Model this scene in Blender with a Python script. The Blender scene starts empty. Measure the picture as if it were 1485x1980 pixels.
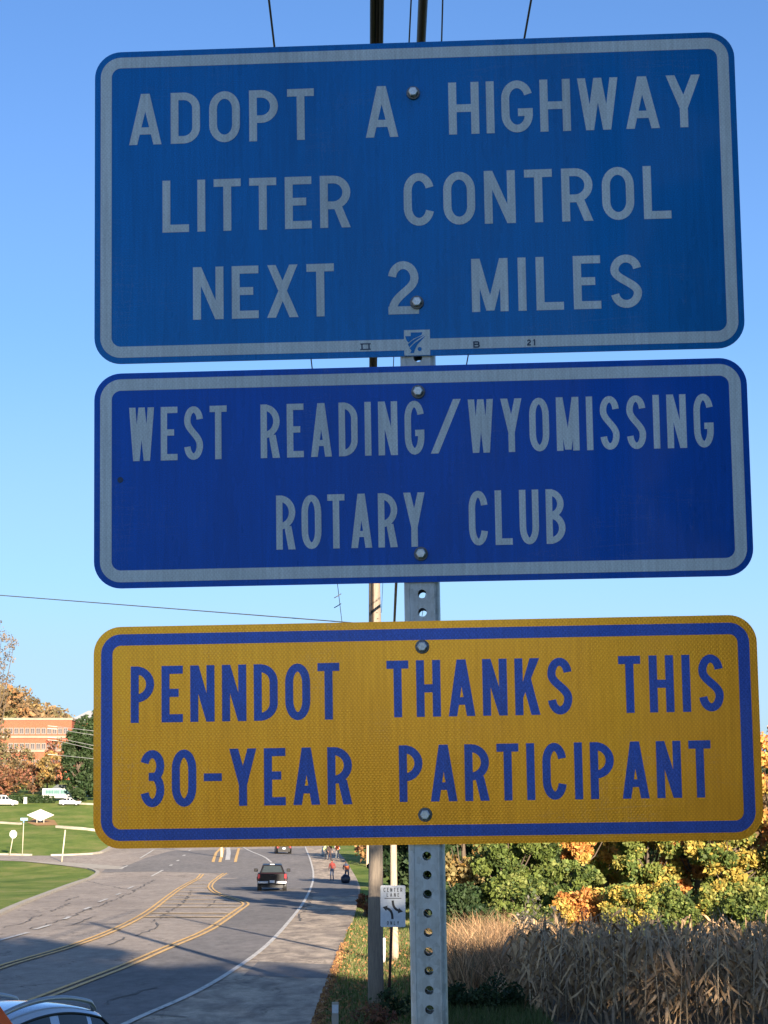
import bpy, bmesh, math, random
import numpy as np
from mathutils import Vector, Matrix
from mathutils.geometry import delaunay_2d_cdt
random.seed(7); RNG = np.random.default_rng(11)
S = bpy.context.scene; C = S.collection
R = math.radians
PI = math.pi

# ------------------------------------------------------------------ camera, sky, sun, exposure
FPX = 4000.0; CX = 742.5; CY = 990.0; HORIZON = 1612.0; EYE = 3.9
PITCH = math.atan((HORIZON - CY) / FPX)
cam = bpy.data.cameras.new('camera'); camo = bpy.data.objects.new('camera', cam); C.objects.link(camo)
camo.location = (0, 0, EYE); camo.rotation_euler = (R(90) + PITCH, 0, 0)
cam.sensor_fit = 'VERTICAL'; cam.sensor_height = 36; cam.sensor_width = 27; cam.lens = FPX / 1980 * 36
cam.clip_start = 0.05; cam.clip_end = 6000
S.camera = camo

SUN_EL = R(12.5); SUN_AZ = R(16.0)          # the sun stands behind the camera, 16 degrees to its right
w = bpy.data.worlds.new('World'); S.world = w; w.use_nodes = True
nt = w.node_tree; bg = nt.nodes['Background']
sky = nt.nodes.new('ShaderNodeTexSky'); sky.sky_type = 'NISHITA'; sky.sun_disc = False
sky.sun_elevation = SUN_EL; sky.sun_rotation = PI - SUN_AZ
sky.altitude = 100; sky.air_density = 0.7; sky.dust_density = 0.5; sky.ozone_density = 5.0
veil = nt.nodes.new('ShaderNodeMix'); veil.data_type = 'RGBA'       # autumn haze: thick at the horizon all round, thin overhead
tcw = nt.nodes.new('ShaderNodeTexCoord'); sx_ = nt.nodes.new('ShaderNodeSeparateXYZ'); nt.links.new(tcw.outputs['Generated'], sx_.inputs[0])
hz = nt.nodes.new('ShaderNodeValToRGB'); hz.color_ramp.interpolation = 'EASE'
for p_, v_ in ((0.03, .88), (0.07, .72), (0.13, .42), (0.25, .14), (0.40, .06)):
    el_ = hz.color_ramp.elements.new(p_); el_.color = (v_, v_, v_, 1)
hz.color_ramp.elements[0].color = (.9, .9, .9, 1); hz.color_ramp.elements[-1].color = (.10, .10, .10, 1)
nt.links.new(sx_.outputs[2], hz.inputs[0]); nt.links.new(hz.outputs[0], veil.inputs[0])
veil.inputs[7].default_value = (2.35, 3.05, 3.35, 1); nt.links.new(sky.outputs[0], veil.inputs[6]); nt.links.new(veil.outputs[2], bg.inputs[0]); bg.inputs[1].default_value = 0.070
sun = bpy.data.lights.new('sun', 'SUN'); sun.energy = 5.0; sun.angle = R(0.5); sun.color = (1.0, 0.86, 0.67)
suno = bpy.data.objects.new('sun', sun); C.objects.link(suno)
sdir = Vector((math.sin(SUN_AZ) * math.cos(SUN_EL), -math.cos(SUN_AZ) * math.cos(SUN_EL), math.sin(SUN_EL)))
suno.rotation_euler = sdir.to_track_quat('Z', 'Y').to_euler(); suno.location = (20, -40, 40)
S.view_settings.view_transform = 'Standard'; S.view_settings.look = 'None'
S.view_settings.exposure = 1.75; S.view_settings.gamma = 1.0
S.view_settings.use_curve_mapping = False
S.cycles.max_bounces = 6; S.cycles.diffuse_bounces = 3; S.cycles.glossy_bounces = 3
S.cycles.transmission_bounces = 4; S.cycles.caustics_reflective = False; S.cycles.caustics_refractive = False

# ------------------------------------------------------------------ terrain
def sstep(a, b, x):
    t = np.clip((x - a) / (b - a), 0, 1); return t * t * (3 - 2 * t)
ZR_D = [-400, 182, 200, 222, 260, 350, 500, 900, 3000]
ZR_Z = [0, 0, 0.5, 1.3, 2.1, 3.8, 6.0, 9.0, 20.0]
HL_D = [-400, 232, 280, 340, 420, 500, 620, 700, 900, 3000]
HL_Z = [0, 0, 1.9, 5.1, 7.6, 10.7, 17.0, 22.0, 26.0, 30.0]
def ground(x, y):
    x = np.asarray(x, float); y = np.asarray(y, float)
    z = np.interp(y, ZR_D, ZR_Z)
    edge = -27 - 0.05 * np.maximum(y - 240, 0)
    z = z + np.interp(y, HL_D, HL_Z) * sstep(0, 12, edge - x)
    bank = 2.3 * (1 - sstep(6, 18, y)) * sstep(-7.5, -3, x)
    verge = 0.3 * sstep(-0.2, 1.2, x) * sstep(18, 30, y) * (1 - sstep(60, 120, y))
    return z + bank + verge
def gz(x, y): return float(ground(x, y))
cth, sth = math.cos(PITCH), math.sin(PITCH)
def ray(px, py):
    r, u, f = (px - CX) / FPX, -(py - CY) / FPX, 1.0
    return Vector((r, f * cth - u * sth, f * sth + u * cth))
def gp(px, py, dz=0.0):
    """where the line of sight through a photo pixel meets the ground"""
    d = ray(px, py); last = 18.0
    ys = np.arange(18.0, 900, 0.5); xs = ys * d.x / d.y; zs = EYE + ys * d.z / d.y
    below = np.nonzero(zs < ground(xs, ys) + dz)[0]
    y = ys[below[0]] if len(below) else 900.0
    lo, hi = y - 0.5, y
    for _ in range(14):
        m = (lo + hi) / 2
        if EYE + m * d.z / d.y < gz(m * d.x / d.y, m) + dz: hi = m
        else: lo = m
    return Vector((hi * d.x / d.y, hi, gz(hi * d.x / d.y, hi) + dz))
def at(px, py, Y):
    d = ray(px, py); return Vector((Y * d.x / d.y, Y, EYE + Y * d.z / d.y))

# ------------------------------------------------------------------ object helpers
def tag(o, label=None, cat=None, group=None, kind=None):
    if label: o['label'] = label
    if cat: o['category'] = cat
    if group: o['group'] = group
    if kind: o['kind'] = kind
    return o
def link(name, me, parent=None, loc=None):
    o = bpy.data.objects.new(name, me); C.objects.link(o)
    if parent: o.parent = parent
    if loc is not None: o.location = loc
    return o
def empty(name, loc=(0, 0, 0), rz=0.0):
    o = bpy.data.objects.new(name, None); C.objects.link(o); o.empty_display_size = 0.2
    o.location = loc; o.rotation_euler = (0, 0, rz); return o
def copy_tree(o, parent=None):
    c = o.copy(); C.objects.link(c)
    if parent: c.parent = parent
    for ch in o.children: copy_tree(ch, c)
    return c

class MB:
    def __init__(s): s.v = []; s.f = []; s.m = []; s.sm = []
    def add(s, vs, fs, mi=0, smooth=False):
        b = len(s.v); s.v += [tuple(p) for p in vs]
        for f in fs: s.f.append([b + i for i in f]); s.m.append(mi); s.sm.append(smooth)
        return s
    def box(s, c, size, rz=0.0, mi=0, taper=1.0, M=None):
        hx, hy, hz = size[0] / 2, size[1] / 2, size[2] / 2
        vs = []
        for z in (-1, 1):
            t = taper if z > 0 else 1.0
            for x, y in ((-1, -1), (1, -1), (1, 1), (-1, 1)): vs.append(Vector((x * hx * t, y * hy * t, z * hz)))
        rot = M if M else Matrix.Rotation(rz, 3, 'Z')
        vs = [rot @ v + Vector(c) for v in vs]
        return s.add(vs, [(3, 2, 1, 0), (4, 5, 6, 7), (0, 1, 5, 4), (1, 2, 6, 5), (2, 3, 7, 6), (3, 0, 4, 7)], mi)
    def tube(s, pts, rads, n=8, mi=0, caps=True):
        pts = [Vector(p) for p in pts]
        if not hasattr(rads, '__len__'): rads = [rads] * len(pts)
        vs = []; fs = []
        for i, p in enumerate(pts):
            t = (pts[min(i + 1, len(pts) - 1)] - pts[max(i - 1, 0)]).normalized()
            a = t.cross(Vector((0, 0, 1)) if abs(t.z) < 0.9 else Vector((1, 0, 0))).normalized(); b = t.cross(a)
            for k in range(n):
                q = 2 * PI * k / n; vs.append(p + (a * math.cos(q) + b * math.sin(q)) * rads[i])
        for i in range(len(pts) - 1):
            for k in range(n):
                k2 = (k + 1) % n; fs.append((i * n + k, i * n + k2, (i + 1) * n + k2, (i + 1) * n + k))
        s.add(vs, fs, mi, True)
        if caps:
            b = len(s.v) - len(vs)
            s.f.append([b + k for k in range(n)][::-1]); s.m.append(mi); s.sm.append(False)
            s.f.append([b + (len(pts) - 1) * n + k for k in range(n)]); s.m.append(mi); s.sm.append(False)
        return s
    def prism(s, poly, y0, y1, mi=0, axis='y'):
        """poly of (a, b) in the plane across the axis, extruded along it"""
        def P(a, b, t): return {'y': (a, t, b), 'x': (t, a, b), 'z': (a, b, t)}[axis]
        n = len(poly); vs = [P(a, b, y0) for a, b in poly] + [P(a, b, y1) for a, b in poly]
        fs = [tuple(range(n)), tuple(range(2 * n - 1, n - 1, -1))] + [(i, i + n, (i + 1) % n + n, (i + 1) % n) for i in range(n)]
        return s.add(vs, fs, mi)
    def mesh(s, name, mats):
        me = bpy.data.meshes.new(name); me.from_pydata(s.v, [], s.f)
        for m in (mats if isinstance(mats, (list, tuple)) else [mats]): me.materials.append(m)
        me.polygons.foreach_set('material_index', s.m); me.polygons.foreach_set('use_smooth', s.sm); me.update(); return me
    def build(s, name, mats, parent=None, loc=None, bevel=0.0):
        o = link(name, s.mesh(name, mats), parent, loc)
        if bevel:
            b = o.modifiers.new('bevel', 'BEVEL'); b.width = bevel; b.segments = 2; b.limit_method = 'ANGLE'
        return o

def cdt_union(polys, z=0.0, flip=False, extra=None):
    """union of overlapping 2-D polygons as triangles"""
    vs = []; fs = []
    for p in polys:
        a = sum(p[i][0] * p[(i + 1) % len(p)][1] - p[(i + 1) % len(p)][0] * p[i][1] for i in range(len(p)))
        if abs(a) < 1e-12: continue
        if a < 0: p = p[::-1]
        b = len(vs); vs += [Vector(q) for q in p]; fs.append(list(range(b, b + len(p))))
    if extra is not None: vs += [Vector(q) for q in extra]
    V, E, F, ov, oe, of = delaunay_2d_cdt(vs, [], fs, 1, 1e-7)
    return [tuple(v) for v in V], [tuple(f) for f, o in zip(F, of) if o]

# ------------------------------------------------------------------ materials
class Mt:
    """small node-graph writer"""
    def __init__(s, name):
        s.m = bpy.data.materials.new(name); s.m.use_nodes = True; s.t = s.m.node_tree; s.n = s.t.nodes; s.l = s.t.links
        s.p = s.n['Principled BSDF']; s.co = None
    def coord(s, kind='Object'):
        n = s.n.new('ShaderNodeTexCoord'); return n.outputs[kind]
    def mapping(s, src, scale=(1, 1, 1), rot=(0, 0, 0)):
        n = s.n.new('ShaderNodeMapping'); n.inputs['Scale'].default_value = scale; n.inputs['Rotation'].default_value = rot
        s.l.new(src, n.inputs['Vector']); return n.outputs[0]
    def noise(s, scale, detail=4, rough=0.6, vec=None, dist=0.0):
        n = s.n.new('ShaderNodeTexNoise'); n.inputs['Scale'].default_value = scale; n.inputs['Detail'].default_value = detail
        n.inputs['Roughness'].default_value = rough; n.inputs['Distortion'].default_value = dist
        s.l.new(vec if vec else s.coord(), n.inputs['Vector']); return n.outputs[0]
    def vor(s, scale, vec=None, feature='F1', out='Distance'):
        n = s.n.new('ShaderNodeTexVoronoi'); n.feature = feature; n.inputs['Scale'].default_value = scale
        s.l.new(vec if vec else s.coord(), n.inputs['Vector']); return n.outputs[out]
    def ramp(s, fac, stops):
        n = s.n.new('ShaderNodeValToRGB'); e = n.color_ramp.elements
        while len(e) < len(stops): e.new(0.5)
        for i, (p, c) in enumerate(stops):
            e[i].position = p; e[i].color = (*c, 1) if len(c) == 3 else c
        s.l.new(fac, n.inputs[0]); return n.outputs[0]
    def math(s, op, a, b=None, clamp=False):
        n = s.n.new('ShaderNodeMath'); n.operation = op; n.use_clamp = clamp
        for i, x in enumerate((a, b)):
            if x is None: continue
            if isinstance(x, (int, float)): n.inputs[i].default_value = x
            else: s.l.new(x, n.inputs[i])
        return n.outputs[0]
    def mix(s, fac, a, b, mode='MIX'):
        n = s.n.new('ShaderNodeMix'); n.data_type = 'RGBA'; n.blend_type = mode
        for i, x in ((0, fac), (6, a), (7, b)):
            if isinstance(x, (int, float)): n.inputs[i].default_value = x
            elif isinstance(x, tuple): n.inputs[i].default_value = (*x, 1)
            else: s.l.new(x, n.inputs[i])
        return n.outputs[2]
    def bump(s, h, strength=0.3, dist=0.01):
        n = s.n.new('ShaderNodeBump'); n.inputs['Strength'].default_value = strength; n.inputs['Distance'].default_value = dist
        s.l.new(h, n.inputs['Height']); s.l.new(n.outputs[0], s.p.inputs['Normal'])
    def set(s, col=None, rough=None, metal=None, spec=None, coat=None):
        for k, x in (('Base Color', col), ('Roughness', rough), ('Metallic', metal), ('Specular IOR Level', spec), ('Coat Weight', coat)):
            if x is None: continue
            if isinstance(x, tuple): s.p.inputs[k].default_value = (*x, 1)
            elif isinstance(x, (int, float)): s.p.inputs[k].default_value = x
            else: s.l.new(x, s.p.inputs[k])
        return s
def pm(name, c, c2=None, scale=8, rough=0.6, metal=0.0, bump=0.0, spec=0.5, coat=0.0, stretch=(1, 1, 1)):
    """plain procedural material: two tones through noise, fine relief"""
    t = Mt(name); v = t.mapping(t.coord(), stretch); f = t.noise(scale, 5, 0.62, v)
    c2 = c2 or tuple(x * 0.78 for x in c)
    t.set(t.ramp(f, [(0.32, c2), (0.68, c)]), rough, metal, spec, coat)
    if bump: t.bump(t.noise(scale * 4, 4, 0.6, v), bump, 0.01)
    return t.m

def sheeting(name, base, gain, amt, spec=0.10, scuff=0.35, metal=0.0, r0=0.08):
    """retroreflective sheeting: glossy film over a fine cell lattice"""
    t = Mt(name); co = t.coord()
    a = t.n.new('ShaderNodeTexWave'); a.wave_type = 'BANDS'; a.bands_direction = 'X'; a.inputs['Scale'].default_value = 78
    t.l.new(t.mapping(co, rot=(0, R(38), 0)), a.inputs['Vector'])
    b = t.n.new('ShaderNodeTexWave'); b.wave_type = 'BANDS'; b.bands_direction = 'X'; b.inputs['Scale'].default_value = 78
    t.l.new(t.mapping(co, rot=(0, R(-38), 0)), b.inputs['Vector'])
    cell = t.math('MULTIPLY', a.outputs['Fac'], b.outputs['Fac'])
    n1 = t.noise(700, 2, 0.5); n2 = t.noise(5, 5, 0.65, t.mapping(co, (1.2, 1, 0.35)))
    n3 = t.noise(60, 4, 0.7, t.mapping(co, (3.0, 1, 0.12)))
    dirt = t.ramp(n2, [(0.28, (0.74,) * 3), (0.5, (0.95,) * 3), (0.72, (1.06,) * 3)])
    grain = t.ramp(n1, [(0.3, (1 - gain,) * 3), (0.7, (1 + gain,) * 3)])
    streak = t.ramp(n3, [(0.35, (0.86,) * 3), (0.65, (1.04,) * 3)])
    col = t.mix(1.0, t.mix(1.0, t.mix(1.0, base, dirt, 'MULTIPLY'), grain, 'MULTIPLY'), streak, 'MULTIPLY')
    lat = t.ramp(cell, [(0.05, (0.85,) * 3), (0.5, (1.3,) * 3)])
    col = t.mix(amt, col, t.mix(1.0, col, lat, 'MULTIPLY'))
    sc1 = t.noise(7, 8, 0.75, t.mapping(co, (0.25, 1, 4.0), (0, R(28), 0)), 1.2); sc2 = t.noise(9, 8, 0.75, t.mapping(co, (4.5, 1, 0.3), (0, R(6), 0)), 0.8)
    s1 = t.ramp(sc1, [(0.497, (0,) * 3), (0.5, (1,) * 3), (0.503, (0,) * 3)]); s2 = t.ramp(sc2, [(0.497, (0,) * 3), (0.5, (1,) * 3), (0.504, (0,) * 3)])
    gate = t.ramp(t.noise(6, 3, 0.5), [(0.52, (0,) * 3), (0.62, (1,) * 3)])
    sm = t.math('MULTIPLY', t.math('MULTIPLY', t.math('MAXIMUM', s1, s2), gate), scuff)
    spk = t.ramp(t.vor(55), [(0.0, (1,) * 3), (0.05, (0,) * 3)]); spk = t.math('MULTIPLY', spk, t.ramp(t.noise(3, 3, .5), [(0.5, (0,) * 3), (0.62, (0.6,) * 3)]))
    col = t.mix(sm, col, (0.25, 0.33, 0.42)); col = t.mix(spk, col, (0.03, 0.035, 0.04))
    t.set(col, t.math('ADD', t.math('MULTIPLY', n2, 0.16), r0), metal, spec)
    h = t.math('ADD', t.math('MULTIPLY', cell, amt), t.math('MULTIPLY', n1, 0.35)); h = t.math('ADD', h, t.math('MULTIPLY', t.noise(5, 2, 0.5), 6.0)); t.bump(h, 0.10 + 0.25 * amt, 0.0006)
    t.p.inputs['Coat Weight'].default_value = 0.07; t.p.inputs['Coat Roughness'].default_value = 0.04
    return t.m
M = {}
M['blue_a'] = sheeting('azure_sheeting', (0.0, 0.19, 0.56), 0.22, 0.1, 0.12, 0.35, 0.12, 0.2)
M['blue_b'] = sheeting('royal_sheeting', (0.0, 0.10, 0.54), 0.22, 0.1, 0.12, 0.35, 0.12, 0.2)
M['white_film'] = sheeting('silver_white_sheeting', (0.80, 0.87, 0.90), 0.10, 0.15)
M['gold'] = sheeting('gold_sheeting', (1.0, 0.455, 0.025), 0.12, 0.45, 0.5, 0.4, 0.55, 0.12)
M['blue_c'] = sheeting('blue_ink_on_gold', (0.03, 0.11, 0.58), 0.25, 0.4, 0.35, 0.4, 0.25, 0.12)
M['ink'] = pm('dark_blue_ink', (0.02, 0.06, 0.14), scale=200, rough=0.5)
M['alu'] = pm('aluminium_edge', (0.5, 0.5, 0.5), scale=60, rough=0.4, metal=0.8)
def galv(name):
    t = Mt(name); co = t.coord(); v = t.vor(160, t.mapping(co, (1, 1, 0.7)), 'F1', 'Color')
    g = t.n.new('ShaderNodeSeparateColor'); t.l.new(v, g.inputs[0])
    st = t.noise(14, 6, 0.7, t.mapping(co, (5, 5, 0.5))); blot = t.noise(30, 5, 0.7)
    c = t.ramp(g.outputs[0], [(0.0, (0.54, 0.57, 0.59)), (1.0, (0.72, 0.75, 0.77))])
    c = t.mix(0.8, c, t.ramp(st, [(0.35, (0.78,) * 3), (0.62, (1.05,) * 3)]), 'MULTIPLY')
    c = t.mix(0.6, c, t.ramp(blot, [(0.36, (0.7,) * 3), (0.5, (1.0,) * 3)]), 'MULTIPLY')
    t.set(c, t.math('ADD', t.math('MULTIPLY', g.outputs[0], 0.15), 0.38), 0.35)
    t.bump(t.math('ADD', blot, t.math('MULTIPLY', st, 0.8)), 0.25, 0.001); return t.m
M['galv'] = galv('galvanised_steel')
M['bolt'] = pm('zinc_bolt', (0.80, 0.84, 0.86), (0.55, 0.58, 0.60), 300, 0.35, 0.7, 0.1)
M['washer'] = pm('dull_washer', (0.25, 0.26, 0.28), (0.12, 0.13, 0.14), 200, 0.5, 0.6, 0.1)
def wood(name, c1, c2, sc=1.0):
    t = Mt(name); co = t.coord()
    g = t.noise(9 * sc, 7, 0.7, t.mapping(co, (3, 3, 0.12)), 0.4); k = t.noise(55 * sc, 4, 0.7, t.mapping(co, (3, 3, 0.06)))
    c = t.mix(0.5, t.ramp(g, [(0.32, c2), (0.66, c1)]), t.ramp(k, [(0.38, tuple(x * 0.5 for x in c2)), (0.55, c1)]))
    t.set(c, 0.85, 0, 0.2); t.bump(t.math('ADD', g, k), 0.7, 0.02); return t.m
M['pole_wood'] = wood('weathered_pole_wood', (0.36, 0.29, 0.22), (0.17, 0.14, 0.12))
M['pole_wood2'] = wood('pale_pole_wood', (0.55, 0.42, 0.30), (0.33, 0.24, 0.17))
M['rust'] = pm('rusty_brown_steel', (0.10, 0.035, 0.025), (0.04, 0.018, 0.015), 20, 0.8, 0.2, 0.3)
M['black'] = pm('black_rubber', (0.02, 0.02, 0.02), (0.01, 0.01, 0.012), 20, 0.55)
M['brown_cable'] = pm('brown_cable', (0.06, 0.035, 0.02), (0.03, 0.02, 0.012), 20, 0.6)
M['wire'] = pm('aged_wire', (0.06, 0.06, 0.06), (0.03, 0.03, 0.03), 20, 0.6)
M['pale_wire'] = pm('bright_aluminium_wire', (0.6, 0.55, 0.5), scale=20, rough=0.5)
M['white'] = pm('white_paint', (0.48, 0.47, 0.44), (0.40, 0.39, 0.37), 12, 0.5)
M['sign_white'] = pm('white_sign_face', (0.62, 0.64, 0.66), (0.52, 0.54, 0.56), 20, 0.35)
M['sign_black'] = pm('black_sign_ink', (0.015, 0.015, 0.018), scale=30, rough=0.4)
M['orange'] = pm('fluorescent_orange', (0.85, 0.13, 0.02), (0.75, 0.10, 0.015), 10, 0.5)
M['cream'] = pm('pale_post_paint', (0.48, 0.43, 0.32), (0.38, 0.34, 0.26), 10, 0.6)
M['glass'] = pm('dark_window_glass', (0.02, 0.025, 0.03), (0.015, 0.018, 0.02), 3, 0.04, 0, 0, 1.0)
M['street_blue'] = pm('street_blade_blue', (0.25, 0.45, 0.72), scale=10, rough=0.4)

def asphalt(name, c1, c2, patch=0.25, crack=0.0, streak=True):
    t = Mt(name); co = t.coord()
    big = t.noise(patch, 6, 0.65, t.mapping(co, (1, 0.35, 1)), 0.6); fine = t.noise(40, 3, 0.8, t.mapping(co, (1, 0.3, 1))); mid = t.noise(2.2, 6, 0.7, t.mapping(co, (1, 0.3, 1)))
    c = t.ramp(big, [(0.33, c2), (0.66, c1)])
    c = t.mix(0.8, c, t.ramp(mid, [(0.3, (0.72,) * 3), (0.7, (1.18,) * 3)]), 'MULTIPLY')
    c = t.mix(0.6, c, t.ramp(fine, [(0.3, (0.7,) * 3), (0.7, (1.25,) * 3)]), 'MULTIPLY')
    if crack:
        v = t.mapping(co, (0.42, 0.12, 1)); wv = t.n.new('ShaderNodeVectorMath'); wv.operation = 'ADD'
        nz = t.n.new('ShaderNodeTexNoise'); nz.inputs['Scale'].default_value = 1.6; nz.inputs['Detail'].default_value = 5; t.l.new(co, nz.inputs['Vector'])
        sc = t.n.new('ShaderNodeVectorMath'); sc.operation = 'SCALE'; sc.inputs['Scale'].default_value = 0.5; t.l.new(nz.outputs['Color'], sc.inputs[0])
        t.l.new(v, wv.inputs[0]); t.l.new(sc.outputs[0], wv.inputs[1])
        e = t.vor(1.0, wv.outputs[0], 'DISTANCE_TO_EDGE'); gate = t.noise(0.35, 3, 0.5)
        line = t.math('MULTIPLY', t.ramp(e, [(0.0, (1,) * 3), (0.02, (0,) * 3)]), t.ramp(gate, [(0.47, (0,) * 3), (0.56, (1,) * 3)]))
        c = t.mix(t.math('MULTIPLY', line, crack), c, tuple(x * 0.3 for x in c2))
    t.set(c, 0.9, 0, 0.08); t.bump(fine, 0.7, 0.02); return t.m
M['asphalt_old'] = asphalt('old_sunbleached_asphalt', (0.44, 0.37, 0.31), (0.33, 0.28, 0.24), 0.22, 0.8)
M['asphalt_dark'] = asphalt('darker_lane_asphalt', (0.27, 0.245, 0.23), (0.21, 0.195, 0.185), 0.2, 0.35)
M['shoulder'] = asphalt('patched_pale_shoulder', (0.62, 0.50, 0.38), (0.24, 0.20, 0.17), 1.1, 0.6)
M['concrete'] = pm('pale_concrete', (0.46, 0.40, 0.32), (0.32, 0.28, 0.23), 1.5, 0.85, 0, 0.3)
def worn(name, c):
    t = Mt(name); f = t.noise(6, 5, 0.75, t.mapping(t.coord(), (1, 0.4, 1))); t.set(t.ramp(f, [(0.34, tuple(x * 0.45 for x in c)), (0.5, c)]), 0.7); return t.m
M['yellow_paint'] = worn('worn_yellow_road_paint', (0.80, 0.48, 0.15))
M['white_line'] = worn('worn_white_road_paint', (0.62, 0.58, 0.52))
M['hatch'] = worn('faded_yellow_hatching', (0.72, 0.50, 0.24))
M['tar'] = pm('dark_crack_tar', (0.13, 0.115, 0.10), scale=5, rough=0.8)
def groundmat():
    t = Mt('ground_grass'); co = t.coord()
    f = t.noise(0.25, 6, 0.7, t.mapping(co, (1, 0.4, 1))); g = t.noise(14, 5, 0.8, t.mapping(co, (1, 0.35, 1))); h = t.noise(0.05, 4, 0.6)
    c = t.ramp(f, [(0.3, (0.085, 0.14, 0.024)), (0.5, (0.165, 0.225, 0.045)), (0.68, (0.29, 0.28, 0.09))])
    c = t.mix(0.7, c, t.ramp(g, [(0.3, (0.5,) * 3), (0.7, (1.4,) * 3)]), 'MULTIPLY')
    c = t.mix(0.5, c, t.ramp(h, [(0.35, (0.8, 0.9, 0.8)), (0.65, (1.15, 1.05, 1.0))]), 'MULTIPLY')
    t.set(c, 0.95, 0, 0.1); t.bump(g, 0.9, 0.05); return t.m
M['ground'] = groundmat()
M['soil'] = pm('field_soil', (0.17, 0.13, 0.08), (0.09, 0.07, 0.04), 3, 0.95, 0, 0.5)
M['mulch'] = pm('orange_brown_mulch', (0.42, 0.22, 0.06), (0.26, 0.14, 0.05), 3, 0.95, 0, 0.6)
def leafmat(name='leaf'):
    t = Mt(name); a = t.n.new('ShaderNodeAttribute'); a.attribute_name = 'tint'
    t.set(a.outputs['Color'], 0.6, 0, 0.25)
    tr = t.n.new('ShaderNodeBsdfTranslucent'); t.l.new(a.outputs['Color'], tr.inputs[0])
    mx = t.n.new('ShaderNodeMixShader'); mx.inputs[0].default_value = 0.28
    t.l.new(t.p.outputs[0], mx.inputs[1]); t.l.new(tr.outputs[0], mx.inputs[2]); t.l.new(mx.outputs[0], t.n['Material Output'].inputs[0]); return t.m
M['leaf'] = leafmat()
M['bark'] = wood('bark', (0.16, 0.12, 0.09), (0.06, 0.045, 0.035), 0.4)

# ------------------------------------------------------------------ ground sheet
def grid_axis(bounds):
    out = []
    for a, b, st in bounds: out += list(np.arange(a, b, st))
    return np.array(sorted(set(round(x, 3) for x in out + [bounds[-1][1]])))
gx = grid_axis([(-900, -120, 60), (-120, -40, 4), (-40, -20, 1.0), (-20, 20, 1.0), (20, 60, 5), (60, 900, 70)])
gy = grid_axis([(-300, -20, 40), (-20, 20, 2), (20, 182, 6), (182, 350, 2), (350, 500, 10), (500, 900, 20), (900, 3000, 150)])
X, Y = np.meshgrid(gx, gy); Z = ground(X, Y)
vs = np.stack([X.ravel(), Y.ravel(), Z.ravel()], 1); nx = len(gx)
fs = [(j * nx + i, j * nx + i + 1, (j + 1) * nx + i + 1, (j + 1) * nx + i) for j in range(len(gy) - 1) for i in range(nx - 1)]
me = bpy.data.meshes.new('ground'); me.from_pydata(vs.tolist(), [], fs); me.materials.append(M['ground']); me.polygons.foreach_set('use_smooth', [True] * len(fs))
tag(link('ground', me), 'green grass and verges falling to the road and rising to a wooded hill', kind='structure')

def pix(pts, dz=0.0): return [gp(x, y, dz) for x, y in pts]
def dens(pts, step):
    out = [Vector(pts[0])]
    for a, b in zip(pts, pts[1:]):
        a = Vector(a); b = Vector(b); n = max(1, int((b - a).length / step))
        for k in range(1, n + 1): out.append(a.lerp(b, k / n))
    return out
def smooth(pts, it=2):
    for _ in range(it):
        q = [pts[0]]
        for a, b in zip(pts, pts[1:]): q += [a.lerp(b, 0.25), a.lerp(b, 0.75)]
        q.append(pts[-1]); pts = q
    return pts
def sheet(name, poly, mat, dz, step=3.0, parent=None, label=None, kind='structure'):
    """a sheet that follows the ground inside a world-space outline"""
    p2 = [(v[0], v[1]) for v in dens(list(poly) + [poly[0]], step)[:-1]]
    xs = [p[0] for p in p2]; ys = [p[1] for p in p2]
    gxs = np.arange(min(xs) + step / 2, max(xs), step * 1.5); gys = np.arange(min(ys) + step / 2, max(ys), step * 1.5)
    V, F = cdt_union([p2], extra=[(a, b) for a in gxs for b in gys])
    V = [(x, y, gz(x, y) + dz) for x, y in V]
    me = bpy.data.meshes.new(name); me.from_pydata(V, [], F); me.materials.append(mat); o = link(name, me, parent)
    bm = bmesh.new(); bm.from_mesh(me); bmesh.ops.recalc_face_normals(bm, faces=bm.faces)
    if sum(f.normal.z for f in bm.faces) < 0: bmesh.ops.reverse_faces(bm, faces=bm.faces)
    bm.to_mesh(me); bm.free()
    if not parent: tag(o, label, kind=kind)
    return o
def stripe(name, pts, width, mat, dz, parent=None, off=0.0, label=None, wob=0.0):
    """painted line on the ground along world points"""
    pts = dens(pts, 1.0 if wob else 1.5); mb = MB(); L = []; Rr = []
    for i, p in enumerate(pts):
        t = pts[min(i + 1, len(pts) - 1)] - pts[max(i - 1, 0)]; t.z = 0; t.normalize(); n = Vector((-t.y, t.x, 0))
        c = p + n * off + n * (random.uniform(-wob, wob) if wob else 0); hw = width / 2 * (random.uniform(0.4, 1.3) if wob else 1)
        for arr, s_ in ((L, 1), (Rr, -1)):
            q = c + n * s_ * hw; arr.append((q.x, q.y, gz(q.x, q.y) + dz))
    m = len(L); mb.add(L + Rr, [(i, i + 1, m + i + 1, m + i) for i in range(m - 1)][:])
    mb.f = [f[::-1] for f in mb.f]
    o = mb.build(name, mat, parent)
    if not parent: tag(o, label, kind='structure')
    return o

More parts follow.
